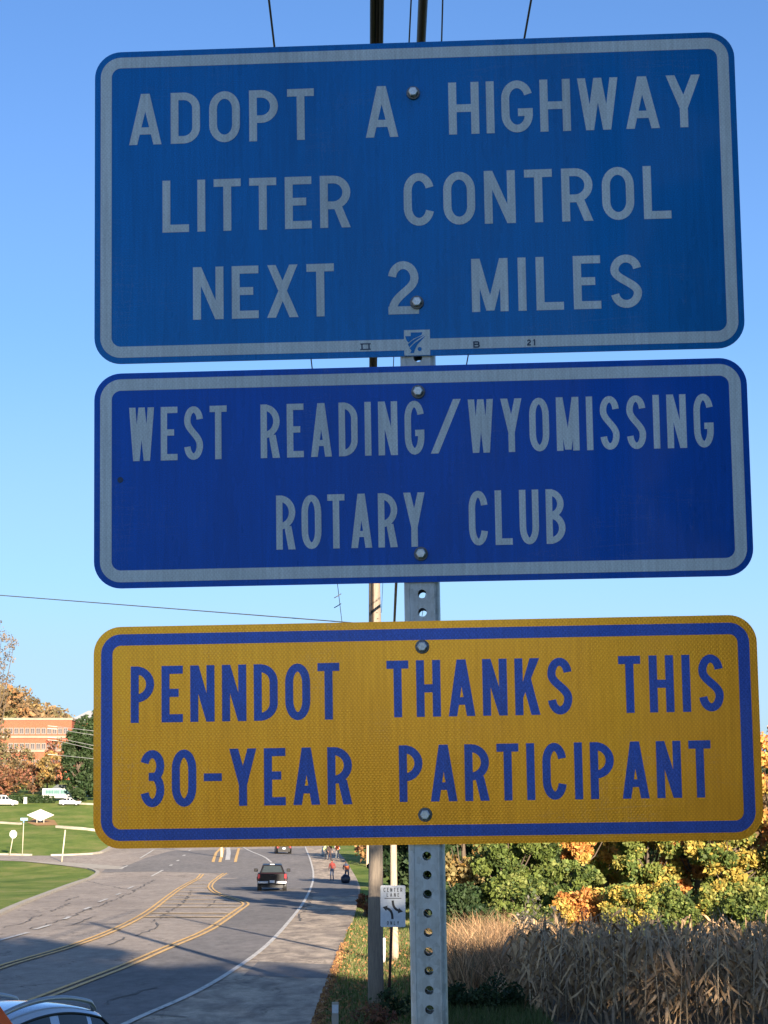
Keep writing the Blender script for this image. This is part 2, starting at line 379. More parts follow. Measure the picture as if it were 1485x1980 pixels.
# photo outlines of road edges (pixel -> ground)
left_kerb = pix([(-60, 1800), (0, 1768), (35, 1752), (75, 1736), (145, 1709), (178, 1697), (190, 1690)])
tip = pix([(190, 1690), (186, 1685), (172, 1681), (120, 1674), (43, 1666), (-80, 1661)])
far_kerb = pix([(-80, 1652), (0, 1653.5), (59, 1655), (102, 1655), (191, 1652), (213, 1643)])
shoulder_edge = pix([(560, 2120), (600, 2020), (629, 1933), (640, 1900), (651, 1868), (662, 1833), (672, 1800), (683, 1782), (694, 1740), (697, 1718), (690, 1700), (680, 1683), (668, 1664), (656, 1650), (640, 1638)])
white_edge = smooth(pix([(150, 2035), (250, 1980), (360, 1933), (419, 1901), (476, 1863), (511, 1836), (538, 1809), (565, 1777), (583.6, 1753), (597, 1728.5), (604, 1710), (606.5, 1691), (604, 1677), (597, 1656), (590, 1638)]), 2)
far = [Vector((-14, 330, 0)), Vector((-32, 330, 0))]
near_pts = [Vector((-9, 28, 0)), Vector((-8.5, 10, 0)), Vector((-9, -60, 0)), Vector((-26, -60, 0)), Vector((-26, 20, 0))]
outline = list(reversed(shoulder_edge)) + [Vector((-4.5, 30, 0))] + [Vector((-7.6, 8, 0)), Vector((-7.8, -60, 0)), Vector((-34, -60, 0)), Vector((-34, 40, 0))] + left_kerb + tip[1:] + far_kerb + [Vector((-33.5, 262, 0)), Vector((-38, 330, 0)), Vector((-12, 330, 0)), Vector((-7.5, 280, 0))]
road = sheet('road', outline, M['asphalt_old'], 0.03, 3.0, label='wide sunlit asphalt road with faded lanes running away between grass verges')
# darker right lane and newer section beyond the junction
yr = [(60, 1942), (153.5, 1905.5), (248, 1869), (323, 1835.5), (400, 1803.5), (435.4, 1779.7), (467.7, 1757)]
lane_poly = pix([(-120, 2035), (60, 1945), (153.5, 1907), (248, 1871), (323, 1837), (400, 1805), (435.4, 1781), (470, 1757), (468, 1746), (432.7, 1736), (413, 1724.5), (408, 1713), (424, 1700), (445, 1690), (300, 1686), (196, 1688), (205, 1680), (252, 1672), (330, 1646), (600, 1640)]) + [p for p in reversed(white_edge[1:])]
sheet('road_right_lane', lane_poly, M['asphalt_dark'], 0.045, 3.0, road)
sh_poly = list(white_edge) + list(reversed(shoulder_edge[1:]))
sheet('road_shoulder', sh_poly, M['shoulder'], 0.042, 3.0, road)
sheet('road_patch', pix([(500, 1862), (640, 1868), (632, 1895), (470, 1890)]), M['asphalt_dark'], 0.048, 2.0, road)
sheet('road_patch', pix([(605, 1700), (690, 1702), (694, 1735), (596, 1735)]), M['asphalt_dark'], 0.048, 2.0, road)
stripe('edge_line', white_edge, 0.16, M['white_line'], 0.066, road)
yl = smooth(pix([(-80, 1905), (0, 1873), (54, 1857), (116, 1839.5), (188.5, 1815), (250.5, 1787), (291, 1763), (318, 1741), (350, 1717), (390.6, 1691.4)]), 2)
for of in (-0.14, 0.14): stripe('yellow_line', yl, 0.13, M['yellow_paint'], 0.068, road, of)
yrl = smooth(pix(yr + [(476, 1751), (474, 1747), (462, 1742), (432.7, 1734), (411, 1724.5), (404.4, 1713.7), (419, 1700), (435.4, 1689.5)]), 1)
for of in (-0.14, 0.14): stripe('yellow_line', yrl, 0.13, M['yellow_paint'], 0.068, road, of)
for y_, x0, x1 in ((1775, 280, 440), (1768, 292, 452), (1756, 302, 462), (1749, 312, 468), (1741, 322, 440), (1733, 334, 420), (1726, 344, 408), (1718, 356, 402), (1711, 366, 402), (1704, 376, 412)):
    stripe('hatch_line', pix([(x0, y_), (x1, y_ + 0.4)]), 0.75 if y_ > 1760 else 0.65, M['hatch'], 0.064, road)
for a, b in (((-40, 1832), (54, 1806)), ((67, 1800), (97, 1791)), ((124, 1780), (135, 1775)), ((162, 1761), (175, 1756)), ((191, 1746), (207, 1740)), ((225, 1732), (233, 1729)), ((247, 1720), (259, 1715)), ((293, 1695.5), (315, 1683.5)), ((232, 1681), (246.5, 1675)), ((271, 1660.5), (297.6, 1644))):
    stripe('lane_dash', pix([a, b]), 0.20, M['white_line'], 0.066, road)
for p in ((328.6, 1675), (342, 1666), (354, 1656), (365, 1646)):
    stripe('lane_dash', pix([p, (p[0] + 4, p[1] - 2)]), 0.25, M['white_line'], 0.066, road)
for pl in ([(412, 1668), (418, 1650), (428, 1640)], [(425, 1668), (429, 1655), (432, 1641)], [(455, 1668), (458, 1655), (462, 1641)]):
    stripe('yellow_line', pix(pl), 0.3, M['yellow_paint'], 0.068, road)
stripe('turn_line', smooth(pix([(468, 1638), (484, 1647), (505, 1655), (517, 1662), (525, 1669)]), 2), 0.22, M['white_line'], 0.066, road)
stripe('white_bar', pix([(440, 1664), (442, 1650), (441, 1640)]), 0.5, M['white_line'], 0.070, road)
# sealed cracks
for pl in ([(5, 1796), (50, 1784), (78, 1771)], [(54, 1798), (110, 1784), (180, 1757), (240, 1734), (300, 1702)], [(100, 1764), (135, 1748)], [(130, 1793), (185, 1773)],
           [(200, 1830), (232, 1822), (241, 1815)], [(255, 1812), (290, 1803), (302, 1798), (308, 1786)], [(300, 1782), (330, 1762), (352, 1748), (372, 1722)], [(40, 1750), (120, 1744), (150, 1735)],
           [(396, 1757), (410, 1747), (421, 1742)], [(205, 1947), (250, 1926), (310, 1914)], [(210, 1966), (300, 1966), (352, 1972)], [(150, 1700), (200, 1712), (262, 1724)], [(590, 1752), (584, 1768), (576, 1783)], [(600, 1716), (602, 1735), (592, 1757)]):
    stripe('crack', pix(pl), 0.075, M['tar'], 0.062, road, wob=0.16)
# kerbs
def kerb(name, pts, label, h=0.13, wd=0.22, mat=None):
    pts = dens(smooth(pts, 1), 2.0); mb = MB(); vs = []
    for i, p in enumerate(pts):
        t = pts[min(i + 1, len(pts) - 1)] - pts[max(i - 1, 0)]; t.z = 0; t.normalize(); n = Vector((-t.y, t.x, 0))
        g = gz(p.x, p.y)
        for s_, z in ((-1, -0.1), (-1, h), (1, h), (1, -0.1)):
            q = p + n * s_ * wd / 2; vs.append((q.x, q.y, g + z + 0.02))
    m = len(pts); fs = []
    for i in range(m - 1):
        for k in range(3): fs.append((i * 4 + k, i * 4 + k + 1, i * 4 + 5 + k, i * 4 + 4 + k))
    fs += [(0, 1, 2, 3), tuple((m - 1) * 4 + k for k in (3, 2, 1, 0))]
    mb.add(vs, fs); return tag(mb.build(name, mat or M['concrete']), label, kind='structure')
kerb('kerb', left_kerb + tip[1:3], 'pale kerb rounding the tip of the near grass triangle', wd=0.35)
kerb('kerb', pix([(-80, 1652), (0, 1653.5), (59, 1655)]), 'pale kerb along the far side of the side road', wd=0.6, h=0.2)
kerb('kerb', pix([(98, 1655.5), (130, 1655), (191, 1652), (208, 1644), (213, 1640)]), 'pale kerb curving from the side road into the main road', wd=0.4, h=0.2)
kerb('kerb', pix([(-80, 1588), (0, 1592), (40, 1594.5)]), 'pale kerb crossing the lawn at the edge of the photo', wd=0.5, h=0.25)
kerb('kerb', pix([(110, 1600.5), (150, 1603.5), (185, 1608), (230, 1614)]), 'pale kerb crossing the lawn behind the bare pale post', wd=0.5, h=0.3)
kerb('kerb', pix([(150, 1555), (180, 1556.5), (230, 1560)]), 'pale kerb beside the white car on the hillside', wd=0.4, h=0.25)
sheet('side_walk', pix([(43, 1666), (100, 1667.5), (172, 1671), (242, 1677), (236, 1682), (176, 1680.5), (120, 1674)]), M['concrete'], 0.06, 2.0, label='pale concrete strip crossing from the grass triangle to the junction')
sheet('field', [Vector((2.2, 36, 0)), Vector((60, 36, 0)), Vector((120, 74, 0)), Vector((6, 74, 0))], M['soil'], 0.03, 6.0, label='brown soil of the corn field')
sheet('mulch_bed', pix([(52, 1591), (66, 1583), (105, 1586), (112, 1596), (70, 1597)]), M['mulch'], 0.05, 1.5, label='orange brown mulch bed under the white diamond board')

# ------------------------------------------------------------------ letters
def ell(cx, cy, rx, ry, a0, a1, n=14):
    return [(cx + rx * math.cos(R(a0 + (a1 - a0) * k / n)), cy + ry * math.sin(R(a0 + (a1 - a0) * k / n))) for k in range(n + 1)]
def bez(p0, p1, p2, p3, n=10):
    o = []
    for k in range(n + 1):
        t = k / n; a = 1 - t
        o.append(tuple(a ** 3 * p0[i] + 3 * a * a * t * p1[i] + 3 * a * t * t * p2[i] + t ** 3 * p3[i] for i in (0, 1)))
    return o
class RQ(list):
    gid = 0
GID = [0]
def rmap(p, fn):
    q = [fn(a, b) for a, b in p]
    if isinstance(p, RQ): q = RQ(q); q.gid = p.gid
    return q
def ribbon(pts, s, closed=False):
    P = [Vector(p) for p in pts]; Q = [P[0]]
    for p in P[1:]:
        if (p - Q[-1]).length > 1e-5: Q.append(p)
    P = Q
    if closed and (P[0] - P[-1]).length < 1e-4: P = P[:-1]
    n = len(P); A = []; B = []
    for i in range(n):
        a = P[i] - P[i - 1] if (closed or i > 0) else P[1] - P[0]
        b = P[(i + 1) % n] - P[i] if (closed or i < n - 1) else a
        a = a.normalized(); b = b.normalized(); na = Vector((-a.y, a.x)); nb = Vector((-b.y, b.x))
        m = (na + nb).normalized(); L = s / 2 / max(0.5, m.dot(na)); A.append(P[i] + m * L); B.append(P[i] - m * L)
    GID[0] += 1; out = []
    for i in range(n if closed else n - 1):
        q = RQ([tuple(A[i]), tuple(A[(i + 1) % n]), tuple(B[(i + 1) % n]), tuple(B[i])]); q.gid = GID[0]; out.append(q)
    return out
def rc(x0, y0, x1, y1): return [(x0, y0), (x1, y0), (x1, y1), (x0, y1)]
WID = dict(A=.62, B=.56, C=.56, D=.56, E=.50, G=.58, H=.565, I=0, K=.58, L=.50, M=.67, N=.57, O=.585, P=.55, R=.57, S=.565, T=.51, U=.565, W=.75, X=.585, Y=.63)
WID.update({'0': .57, '1': .3, '2': .56, '3': .56, '-': .42, '/': .53})
def glyph(ch, w, s):
    h = s / 2; rx = w / 2 - h; ry = min(0.5 - h, 0.27); cx = w / 2; top = 1 - h - ry; bot = h + ry
    if ch == 'I': return [rc(0, 0, s, 1)]
    if ch == 'L': return [rc(0, 0, s, 1), rc(0, 0, w, s)]
    if ch == 'T': return [rc(0, 1 - s, w, 1), rc(cx - h, 0, cx + h, 1)]
    if ch == 'E': return [rc(0, 0, s, 1), rc(0, 0, w, s), rc(0, 1 - s, w, 1), rc(0, .52 - h, w * .8, .52 + h)]
    if ch == 'H': return [rc(0, 0, s, 1), rc(w - s, 0, w, 1), rc(0, .5 - h, w, .5 + h)]
    if ch == 'N': return [rc(0, 0, s, 1), rc(w - s, 0, w, 1), [(0, 1), (s * 1.05, 1), (w, 0), (w - s * 1.05, 0)]]
    if ch == 'M': return [rc(0, 0, s, 1), rc(w - s, 0, w, 1), [(0, 1), (s * 1.05, 1), (cx + s * .5, .02), (cx - s * .5, .02)], [(w, 1), (w - s * 1.05, 1), (cx - s * .5, .02), (cx + s * .5, .02)]]
    if ch == 'A':
        o = [[(0, 0), (s * 1.05, 0), (cx + s * .56, 1), (cx - s * .56, 1)], [(w, 0), (w - s * 1.05, 0), (cx - s * .56, 1), (cx + s * .56, 1)]]
        lx = lambda y: s * .5 + (cx - s * .5) * y
        o.append([(lx(.2), .2), (w - lx(.2), .2), (w - lx(.2 + s * .95), .2 + s * .95), (lx(.2 + s * .95), .2 + s * .95)]); return o
    if ch == 'Y': return [[(0, 1), (s * 1.1, 1), (cx + h, .44), (cx - h, .36)], [(w, 1), (w - s * 1.1, 1), (cx - h, .44), (cx + h, .36)], rc(cx - h, 0, cx + h, .43)]
    if ch == 'X': return [[(0, 0), (s * 1.12, 0), (w - .01, 1), (w - s * 1.12, 1)], [(w, 0), (w - s * 1.12, 0), (.01, 1), (s * 1.12, 1)]]
    if ch == 'K': return [rc(0, 0, s, 1), [(s * .9, .27), (s * .9, .27 + s * 1.9), (w - s * 1.2, 1), (w, 1)], [(s * .95 + w * .10, .42), (s * 1.2 + w * .24, .68), (w, 0), (w - s * 1.12, 0)]]
    if ch == 'W':
        a = w * .29; q = s * .5
        return [[(0, 1), (s * 1.0, 1), (a + q, 0), (a - q, 0)], [(cx - q, 1), (cx + q, 1), (a + q, 0), (a - q, 0)],
                [(cx - q, 1), (cx + q, 1), (w - a + q, 0), (w - a - q, 0)], [(w, 1), (w - s, 1), (w - a - q, 0), (w - a + q, 0)]]
    if ch == '/': return [[(0, 0), (s * 1.2, 0), (w, 1), (w - s * 1.2, 1)]]
    if ch == '-': return [rc(0, .44, w, .44 + s * .95)]
    if ch in 'O0': return ribbon(ell(cx, top, rx, ry, 0, 180) + ell(cx, bot, rx, ry, 180, 360), s, True)
    if ch == 'U': return ribbon([(h, 1)] + ell(cx, bot, rx, ry, 180, 360) + [(w - h, 1)], s)
    if ch == 'C': return ribbon(ell(cx, top, rx, ry, 14, 180) + ell(cx, bot, rx, ry, 180, 346), s)
    if ch == 'G': return ribbon(ell(cx, top, rx, ry, 16, 180) + ell(cx, bot, rx, ry, 180, 360) + [(w - h, .40)], s) + [rc(cx + h * .2, .46 - s, w, .46)]
    if ch == 'D': rr = min(w - s, .27); return [rc(0, 0, s, 1)] + ribbon([(h, 1 - h)] + ell(w - h - rr * .9, 1 - h - .24, rr * .9, .24, 90, 0) + ell(w - h - rr * .9, h + .24, rr * .9, .24, 0, -90) + [(h, h)], s)
    if ch in 'PR':
        yb = .43; r_ = (1 - h - yb) / 2; rr = min(r_, w - s - .01)
        o = [rc(0, 0, s, 1)] + ribbon([(h, 1 - h)] + ell(w - h - rr, 1 - h - r_, rr, r_, 90, -90) + [(h, yb)], s)
        if ch == 'R': o.append([(w * .42, yb), (w * .42 + s * 1.1, yb), (w, 0), (w - s * 1.12, 0)])
        return o
    if ch == 'B':
        ym = .52; r1 = (1 - h - ym) / 2; r2 = (ym - h) / 2; a = min(r1, w - h * 2.4 - .01); b = min(r2, w - s - .01)
        return [rc(0, 0, s, 1)] + ribbon([(h, 1 - h)] + ell(w - h * 1.4 - a, 1 - h - r1, a, r1, 90, -90) + [(h, ym)], s) + ribbon([(h, ym)] + ell(w - h - b, h + r2, b, r2, 90, -90) + [(h, h)], s)
    if ch == 'S':
        r2 = .215; t2 = 1 - h - r2; b2 = h + r2
        return ribbon(ell(cx, t2, rx, r2, 8, 180, 12)[:-1] + bez((h, t2), (h, t2 - .17), (w - h, b2 + .17), (w - h, b2), 12) + ell(cx, b2, rx, r2, 0, -172, 12)[1:], s)
    if ch == '2': r2 = .25; t2 = 1 - h - r2; return ribbon(ell(cx, t2, rx, r2, 172, 0, 12)[:-1] + bez((w - h, t2), (w - h, t2 - .22), (h * 1.3, s + .22), (h * 1.1, s * .6), 10), s) + [rc(0, 0, w, s)]
    if ch == '3':
        t2 = 1 - h - .21; b2 = h + .235
        return ribbon(ell(cx, t2, rx, .21, 165, -62, 14), s) + ribbon(ell(cx, b2, rx, .235, 62, -165, 14), s) + [rc(cx - s * .45, .53 - h, cx + rx * .55, .53 + h)]
    if ch == '1': return [rc(w - s, 0, w, 1), [(0, .78), (w - s, 1), (w - s * .5, 1), (w - s, .82), (0, .64)]]
    return [rc(0, 0, w, 1)]
def word_polys(txt, u0, u1, v0, v1, stroke, wscale):
    """polygons of a word laid between u0..u1; v0 baseline, v1 cap top (v grows downward)"""
    cap = v0 - v1; ws = [(stroke if c == 'I' else max(WID[c] * wscale, stroke)) for c in txt]
    gap = ((u1 - u0) / cap - sum(ws)) / max(1, len(txt) - 1); out = []; x = 0
    if len(txt) == 1: sc = (u1 - u0) / cap / ws[0]; ws[0] *= sc
    for c, w_ in zip(txt, ws):
        for p in glyph(c, w_, stroke): out.append(rmap(p, lambda a, b: (u0 + (x + a) * cap, -(v0 - b * cap))))
        x += w_ + gap
    return out
def flat(name, polys, mat, y, parent):
    """thin film of strokes; strokes that cross lie 0.02 mm above one another, as cut film does"""
    mb = MB(); layer = 0; prev = None
    for p in polys:
        if prev is not None and not (isinstance(p, RQ) and isinstance(prev, RQ) and p.gid == prev.gid): layer = (layer + 1) % 6
        prev = p; n = len(p); ar = sum(p[i][0] * p[(i + 1) % n][1] - p[(i + 1) % n][0] * p[i][1] for i in range(n))
        f = tuple(range(n)); mb.add([(a, y - layer * 2.5e-5, b) for a, b in p], [f if ar > 0 else f[::-1]])
    return mb.build(name, mat, parent)
def rrect(x0, x1, z0, z1, r, n=8):
    o = []
    for cx_, cz_, a in ((x1 - r, z1 - r, 0), (x0 + r, z1 - r, 90), (x0 + r, z0 + r, 180), (x1 - r, z0 + r, 270)):
        o += ell(cx_, cz_, r, r, a, a + 90, n)
    return o
def ring(name, a, b, mat, y, parent):
    n = len(a); mb = MB(); mb.add([(p[0], y, p[1]) for p in a] + [(p[0], y, p[1]) for p in b], [(i, (i + 1) % n, n + (i + 1) % n, n + i) for i in range(n)]); return mb.build(name, mat, parent)

# ------------------------------------------------------------------ the three signs on their post
AX = Vector((0.99845, -0.05395, 0.01403)); DN = Vector((0.01551, 0.02711, -0.99951)); NN = Vector((0.05354, 0.99818, 0.02790))
SM = Matrix((AX, NN, -DN)).transposed().to_4x4()
SO = Vector((0.039673, 2.822375, EYE + 1.119223))
def sign_empty(name, v_top, hgt):
    """local frame: x along the sign, y away from the camera, z up the post; origin at the bottom centre"""
    e = empty(name); p = SO + DN * (v_top + hgt)
    e.matrix_world = Matrix.Translation(p) @ SM; return e
def bolt_parts(e, u, v, bottom, nut=True):
    z = -(v - bottom)
    wa = MB(); wa.tube([(u, -0.0012, z), (u, -0.0036, z)], [0.0098, 0.0094], 20); wo = wa.build('washer', M['washer'], e)
    b = MB(); b.tube([(u, -0.0036, z), (u, -0.0095, z), (u, -0.0105, z)], [0.0070, 0.0070, 0.0058], 6)
    for i in range(len(b.sm)): b.sm[i] = False
    b.build('bolt', M['bolt'], e)
def panel(e, w_, h_, mat, r=0.038):
    pts = rrect(-w_ / 2, w_ / 2, 0, h_, r, 10); n = len(pts)
    mb = MB(); mb.add([(a, 0, b) for a, b in pts] + [(a, 0.0028, b) for a, b in pts], [])
    for f, mi in ((tuple(range(n)), 0), (tuple(range(2 * n - 1, n - 1, -1)), 1)): mb.f.append(list(f)); mb.m.append(mi); mb.sm.append(False)
    for i in range(n): mb.f.append([i, n + i, n + (i + 1) % n, (i + 1) % n]); mb.m.append(1); mb.sm.append(False)
    return mb.build('panel', [mat, M['alu']], e)
def border(e, w_, h_, mat, o1, o2, r=0.038):
    a = rrect(-w_ / 2 + o1, w_ / 2 - o1, o1, h_ - o1, r - o1, 10); b = rrect(-w_ / 2 + o2, w_ / 2 - o2, o2, h_ - o2, max(r - o2, 0.01), 10)
    return ring('border', a, b, mat, -0.0004, e)
W = 0.9144
A = sign_empty('highway_sign', 0.0, 0.4572)
tag(A, 'large bright blue sign reading ADOPT A HIGHWAY LITTER CONTROL NEXT 2 MILES', 'sign', 'signs bolted to the perforated post')
panel(A, W, 0.4572, M['blue_a']); border(A, W, 0.4572, M['white_film'], 0.0085, 0.0245)
def words(e, lst, bottom, mat, stroke, ws, y=-0.0005):
    for t_, u0, u1, v0, v1 in lst:
        o = flat('lettering', [rmap(p, lambda a, b: (a, b + bottom)) for p in word_polys(t_, u0, u1, v0, v1, stroke, ws)], mat, y, e); o['label'] = 'the word ' + t_ if len(t_) > 1 else 'the character ' + t_
words(A, [('ADOPT', -.4076, -.1413, .1390, .0636), ('A', -.0677, -.0215, .1390, .0636), ('HIGHWAY', .0508, .4074, .1382, .0618), ('LITTER', -.3596, -.0910, .2690, .1930), ('CONTROL', -.0153, .3610, .2698, .1930),
          ('NEXT', -.3163, -.1159, .3968, .3207), ('2', -.0395, .0036, .3968, .3204), ('MILES', .0782, .3163, .3965, .3200)], 0.4572, M['white_film'], 0.148, 1.0)
for v in (0.0756, 0.3807): bolt_parts(A, 0.0008, v, 0.4572)
# emblem: a keystone crossed by curving road lines, with a dot, on a small white square
eb = 0.4572
def emb(pts): return [(-.0182 + (x - 598) / 252 * .0364, eb - (.4198 + (y - 188) / 242 * .0364)) for x, y in pts]
q = MB(); q.add([(a, -0.0007, b) for a, b in emb([(598, 188), (850, 188), (850, 430), (598, 430)])], [(3, 2, 1, 0)]); EMB = q.build('emblem', M['white_film'], A); EMB['label'] = 'keystone emblem on a white square'
key = [emb([(664, 213), (778, 213), (766, 240), (742, 250), (690, 272), (640, 308), (624, 290), (608, 246), (664, 246)]),
       emb([(634, 322), (676, 290), (730, 262), (800, 238), (750, 268), (700, 300), (668, 332), (648, 352)]),
       emb([(650, 362), (690, 322), (740, 288), (808, 246), (760, 296), (726, 330), (704, 372), (690, 408), (656, 408), (668, 384)]),
       emb(ell(748, 372, 20, 20, 0, 345, 15))]
flat('emblem_mark', key, M['blue_a'], -0.0010, EMB)
def small(txt, u0, u1, v0, v1, e, bottom, serif=False):
    P = [rmap(p, lambda a, b: (a, b + bottom)) for p in word_polys(txt, u0, u1, v0, v1, 0.2, 1.1)]
    if serif:
        s_ = (v0 - v1) * .16
        for vv in (v0, v1 + s_): P.append([(u0 - .0015, bottom - vv), (u1 + .0015, bottom - vv), (u1 + .0015, bottom - vv + s_), (u0 - .0015, bottom - vv + s_)])
    flat('stamp', P, M['ink'], -0.0008, e)
small('II', -.0785, -.0667, .4466, .4372, A, eb, True); small('B', .0788, .0878, .4476, .4384, A, eb); small('21', .1540, .1654, .4465, .4378, A, eb)

B = sign_empty('club_sign', 0.47106, 0.3048)
tag(B, 'royal blue sign reading WEST READING/WYOMISSING ROTARY CLUB, middle one on the post', 'sign', 'signs bolted to the perforated post')
panel(B, W, 0.3048, M['blue_b']); border(B, W, 0.3048, M['white_film'], 0.0085, 0.0250)
bb = 0.47106 + 0.3048
words(B, [('WEST', -.4076, -.2694, .5970, .5208), ('READING', -.2217, .0079, .5970, .5208), ('/', .0165, .0596, .5962, .5197), ('WYOMISSING', .0693, .4091, .5966, .5210), ('ROTARY', -.2009, .0066, .7263, .6503), ('CLUB', .0674, .2008, .7263, .6500)], bb, M['white_film'], 0.118, 0.62)
for v in (0.5084, 0.7364): bolt_parts(B, 0.0002, v, bb)
d = MB(); d.tube([(-.4201, -0.0003, bb - .6231), (-.4201, -0.0008, bb - .6231)], 0.0042, 14); d.build('stain', M['ink'], B)
G = sign_empty('thanks_sign', 0.82951, 0.3048)
tag(G, 'golden yellow sign reading PENNDOT THANKS THIS 30-YEAR PARTICIPANT', 'sign', 'signs bolted to the perforated post')
panel(G, W, 0.3048, M['gold']); border(G, W, 0.3048, M['blue_c'], 0.0105, 0.0262)
gb = 0.82951 + 0.3048
words(G, [('PENNDOT', -.4052, -.1154, .9628, .8850), ('THANKS', -.0502, .2038, .9612, .8836), ('THIS', .2676, .4096, .9606, .8830), ('30-YEAR', -.3919, -.0997, 1.0785, 1.0005), ('PARTICIPANT', -.0351, .3892, 1.0765, .9996)], gb, M['blue_c'], 0.142, 0.76)
for v in (0.8651, 1.0942): bolt_parts(G, -0.0004, v, gb)
d = MB(); d.tube([(.4202, -0.0003, gb - .9814), (.4202, -0.0009, gb - .9814)], 0.0052, 14); d.build('rivet', M['gold'], G)

def perforated_post():
    """square steel tube, a hole every inch through the front and the back wall"""
    e = empty('sign_post'); v_bot = 2.75; p = SO + DN * v_bot; e.matrix_world = Matrix.Translation(p) @ SM
    half = 0.0245; r = 0.006; pitch = 0.0256; hr = 0.0060; top = v_bot - 0.02
    mb = MB(); nh = int(top / pitch); y0 = 0.0035; y1 = y0 + 2 * half
    N = 20; fx = half - r
    for side, yy, dn in ((0, y0, 1), (1, y1, -1)):
        for k in range(nh):
            # hole phases so that one hole sits at the photographed height
            zc = (k + 0.5) * pitch; zl = k * pitch; zh = zl + pitch
            ringv = [(0.0006 + hr * math.cos(2 * PI * i / N), zc + hr * math.sin(2 * PI * i / N)) for i in range(N)]
            outer = []
            for i in range(N):
                a = 2 * PI * i / N; c_, s_ = math.cos(a), math.sin(a); t_ = min(fx / abs(c_) if abs(c_) > 1e-6 else 9, pitch / 2 / abs(s_) if abs(s_) > 1e-6 else 9); outer.append((t_ * c_, zc + t_ * s_))
            # corners
            cor = [(fx, zh), (-fx, zh), (-fx, zl), (fx, zl)]
            inn = [(x, yy + dn * 0.0025, z) for x, z in ringv]
            vs = [(x, yy, z) for x, z in ringv] + [(x, yy, z) for x, z in outer] + inn
            fs_ = [(i, (i + 1) % N, N + (i + 1) % N, N + i) for i in range(N)] + [(i, 2 * N + i, 2 * N + (i + 1) % N, (i + 1) % N) for i in range(N)]
            b = len(mb.v); mb.add(vs, fs_)
            for cxz in cor:
                # corner fill: the two outer points either side of the corner
                ang = math.atan2(cxz[1] - zc, cxz[0]) % (2 * PI); i0 = int(ang / (2 * PI / N)); i1 = (i0 + 1) % N
                mb.add([(outer[i0][0], yy, outer[i0][1]), (cxz[0], yy, cxz[1]), (outer[i1][0], yy, outer[i1][1])], [(0, 1, 2)])
    H_ = nh * pitch
    # rounded corners and side walls
    prof = []
    for cx_, cy_, a in ((fx, y0 + r, -90), (fx, y1 - r, 0)):
        prof += [(cx_ + r * math.cos(R(a + 90 * k / 5)), cy_ + r * math.sin(R(a + 90 * k / 5))) for k in range(6)]
    for sgn in (1, -1):
        pr = [(x * sgn, y) for x, y in prof]; n = len(pr)
        mb.add([(x, y, 0) for x, y in pr] + [(x, y, H_) for x, y in pr], [(i, i + 1, n + i + 1, n + i) for i in range(n - 1)], 0, True)
    # shallow pressed ribs beside the holes
    mb.build('tube', M['galv'], e)
    rb = MB()
    for x in (-0.0172, 0.0172): rb.prism([(x - 0.0011, 0), (x + 0.0011, 0), (x + 0.0005, -0.0006), (x - 0.0005, -0.0006)], 0, H_, axis='z')
    o = rb.build('rib', M['galv'], e, (0, y0, 0)); 
    return e
PO = perforated_post(); tag(PO, 'galvanised square steel post with a row of punched holes, carrying the three signs', 'sign post')

# ------------------------------------------------------------------ utility poles and cables
def pole(px, base_y, r0, h, label, mat, lean=(0, 0)):
    b = gp(px, base_y); return pole_at(b, r0, h, label, mat, lean)
def pole_at(b, r0, h, label, mat, lean=(0, 0)):
    e = empty('utility_pole', b); n = 14; mb = MB()
    pts = [(lean[0] * k / n + random.uniform(-.01, .01), lean[1] * k / n, -0.3 + (h + 0.3) * k / n) for k in range(n + 1)]
    mb.tube(pts, [r0 * (1 - 0.3 * k / n) * random.uniform(0.985, 1.015) for k in range(n + 1)], 16); mb.build('shaft', mat, e)
    c = MB(); z = h - 0.5; c.box((0, -r0 * .9, z), (2.2, 0.10, 0.12)); ca = c.build('crossarm', mat, e, bevel=0.01)
    for x in (-1.0, -0.45, 0.45, 1.0):
        i_ = MB(); i_.tube([(x, -r0 * .9, z + .06), (x, -r0 * .9, z + .12), (x, -r0 * .9, z + .14), (x, -r0 * .9, z + .22)], [0.02, 0.02, 0.05, 0.03], 10); i_.build('insulator', M['black'], ca)
    tag(e, label, 'utility pole', 'wooden utility poles along the verge'); return e, b
P1, b1 = pole(727, 1945, 0.185, 10.4, 'grey weathered wooden utility pole standing just left of the perforated post', M['pole_wood'], (-0.03, 0))
for k in range(9):                              # nails and a down-lead on the nearest pole
    nb = MB(); z = 8.2 + 0.14 * k; nb.tube([(0.02 + .02 * (k % 2), -.118, z), (0.02 + .02 * (k % 2), -.150, z)], 0.012, 8); nb.build('nail', M['rust'], P1)
dl = MB(); dl.tube([(-.105, -.10, z) for z in (4.6, 7, 9.8)], 0.028, 8); dl.build('conduit', M['black'], P1)
dl = MB(); dl.tube([(-.075, -.125, z) for z in (4.6, 7, 9.8)], 0.02, 8); dl.build('cable_riser', M['brown_cable'], P1)
P2, b2 = pole(764, 1858, 0.115, 8.6, 'sunlit pale wooden pole behind the center lane sign', M['pole_wood2'], (-0.12, 0))
P3, b3 = pole(711, 1676, 0.16, 8.0, 'slim sunlit pole far down the verge beyond the workers', M['pole_wood2'])
P4, b4 = pole_at(Vector((0.35, -9.0, gz(0.35, -9))), 0.17, 8.6, 'wooden utility pole standing behind the camera', M['pole_wood'])
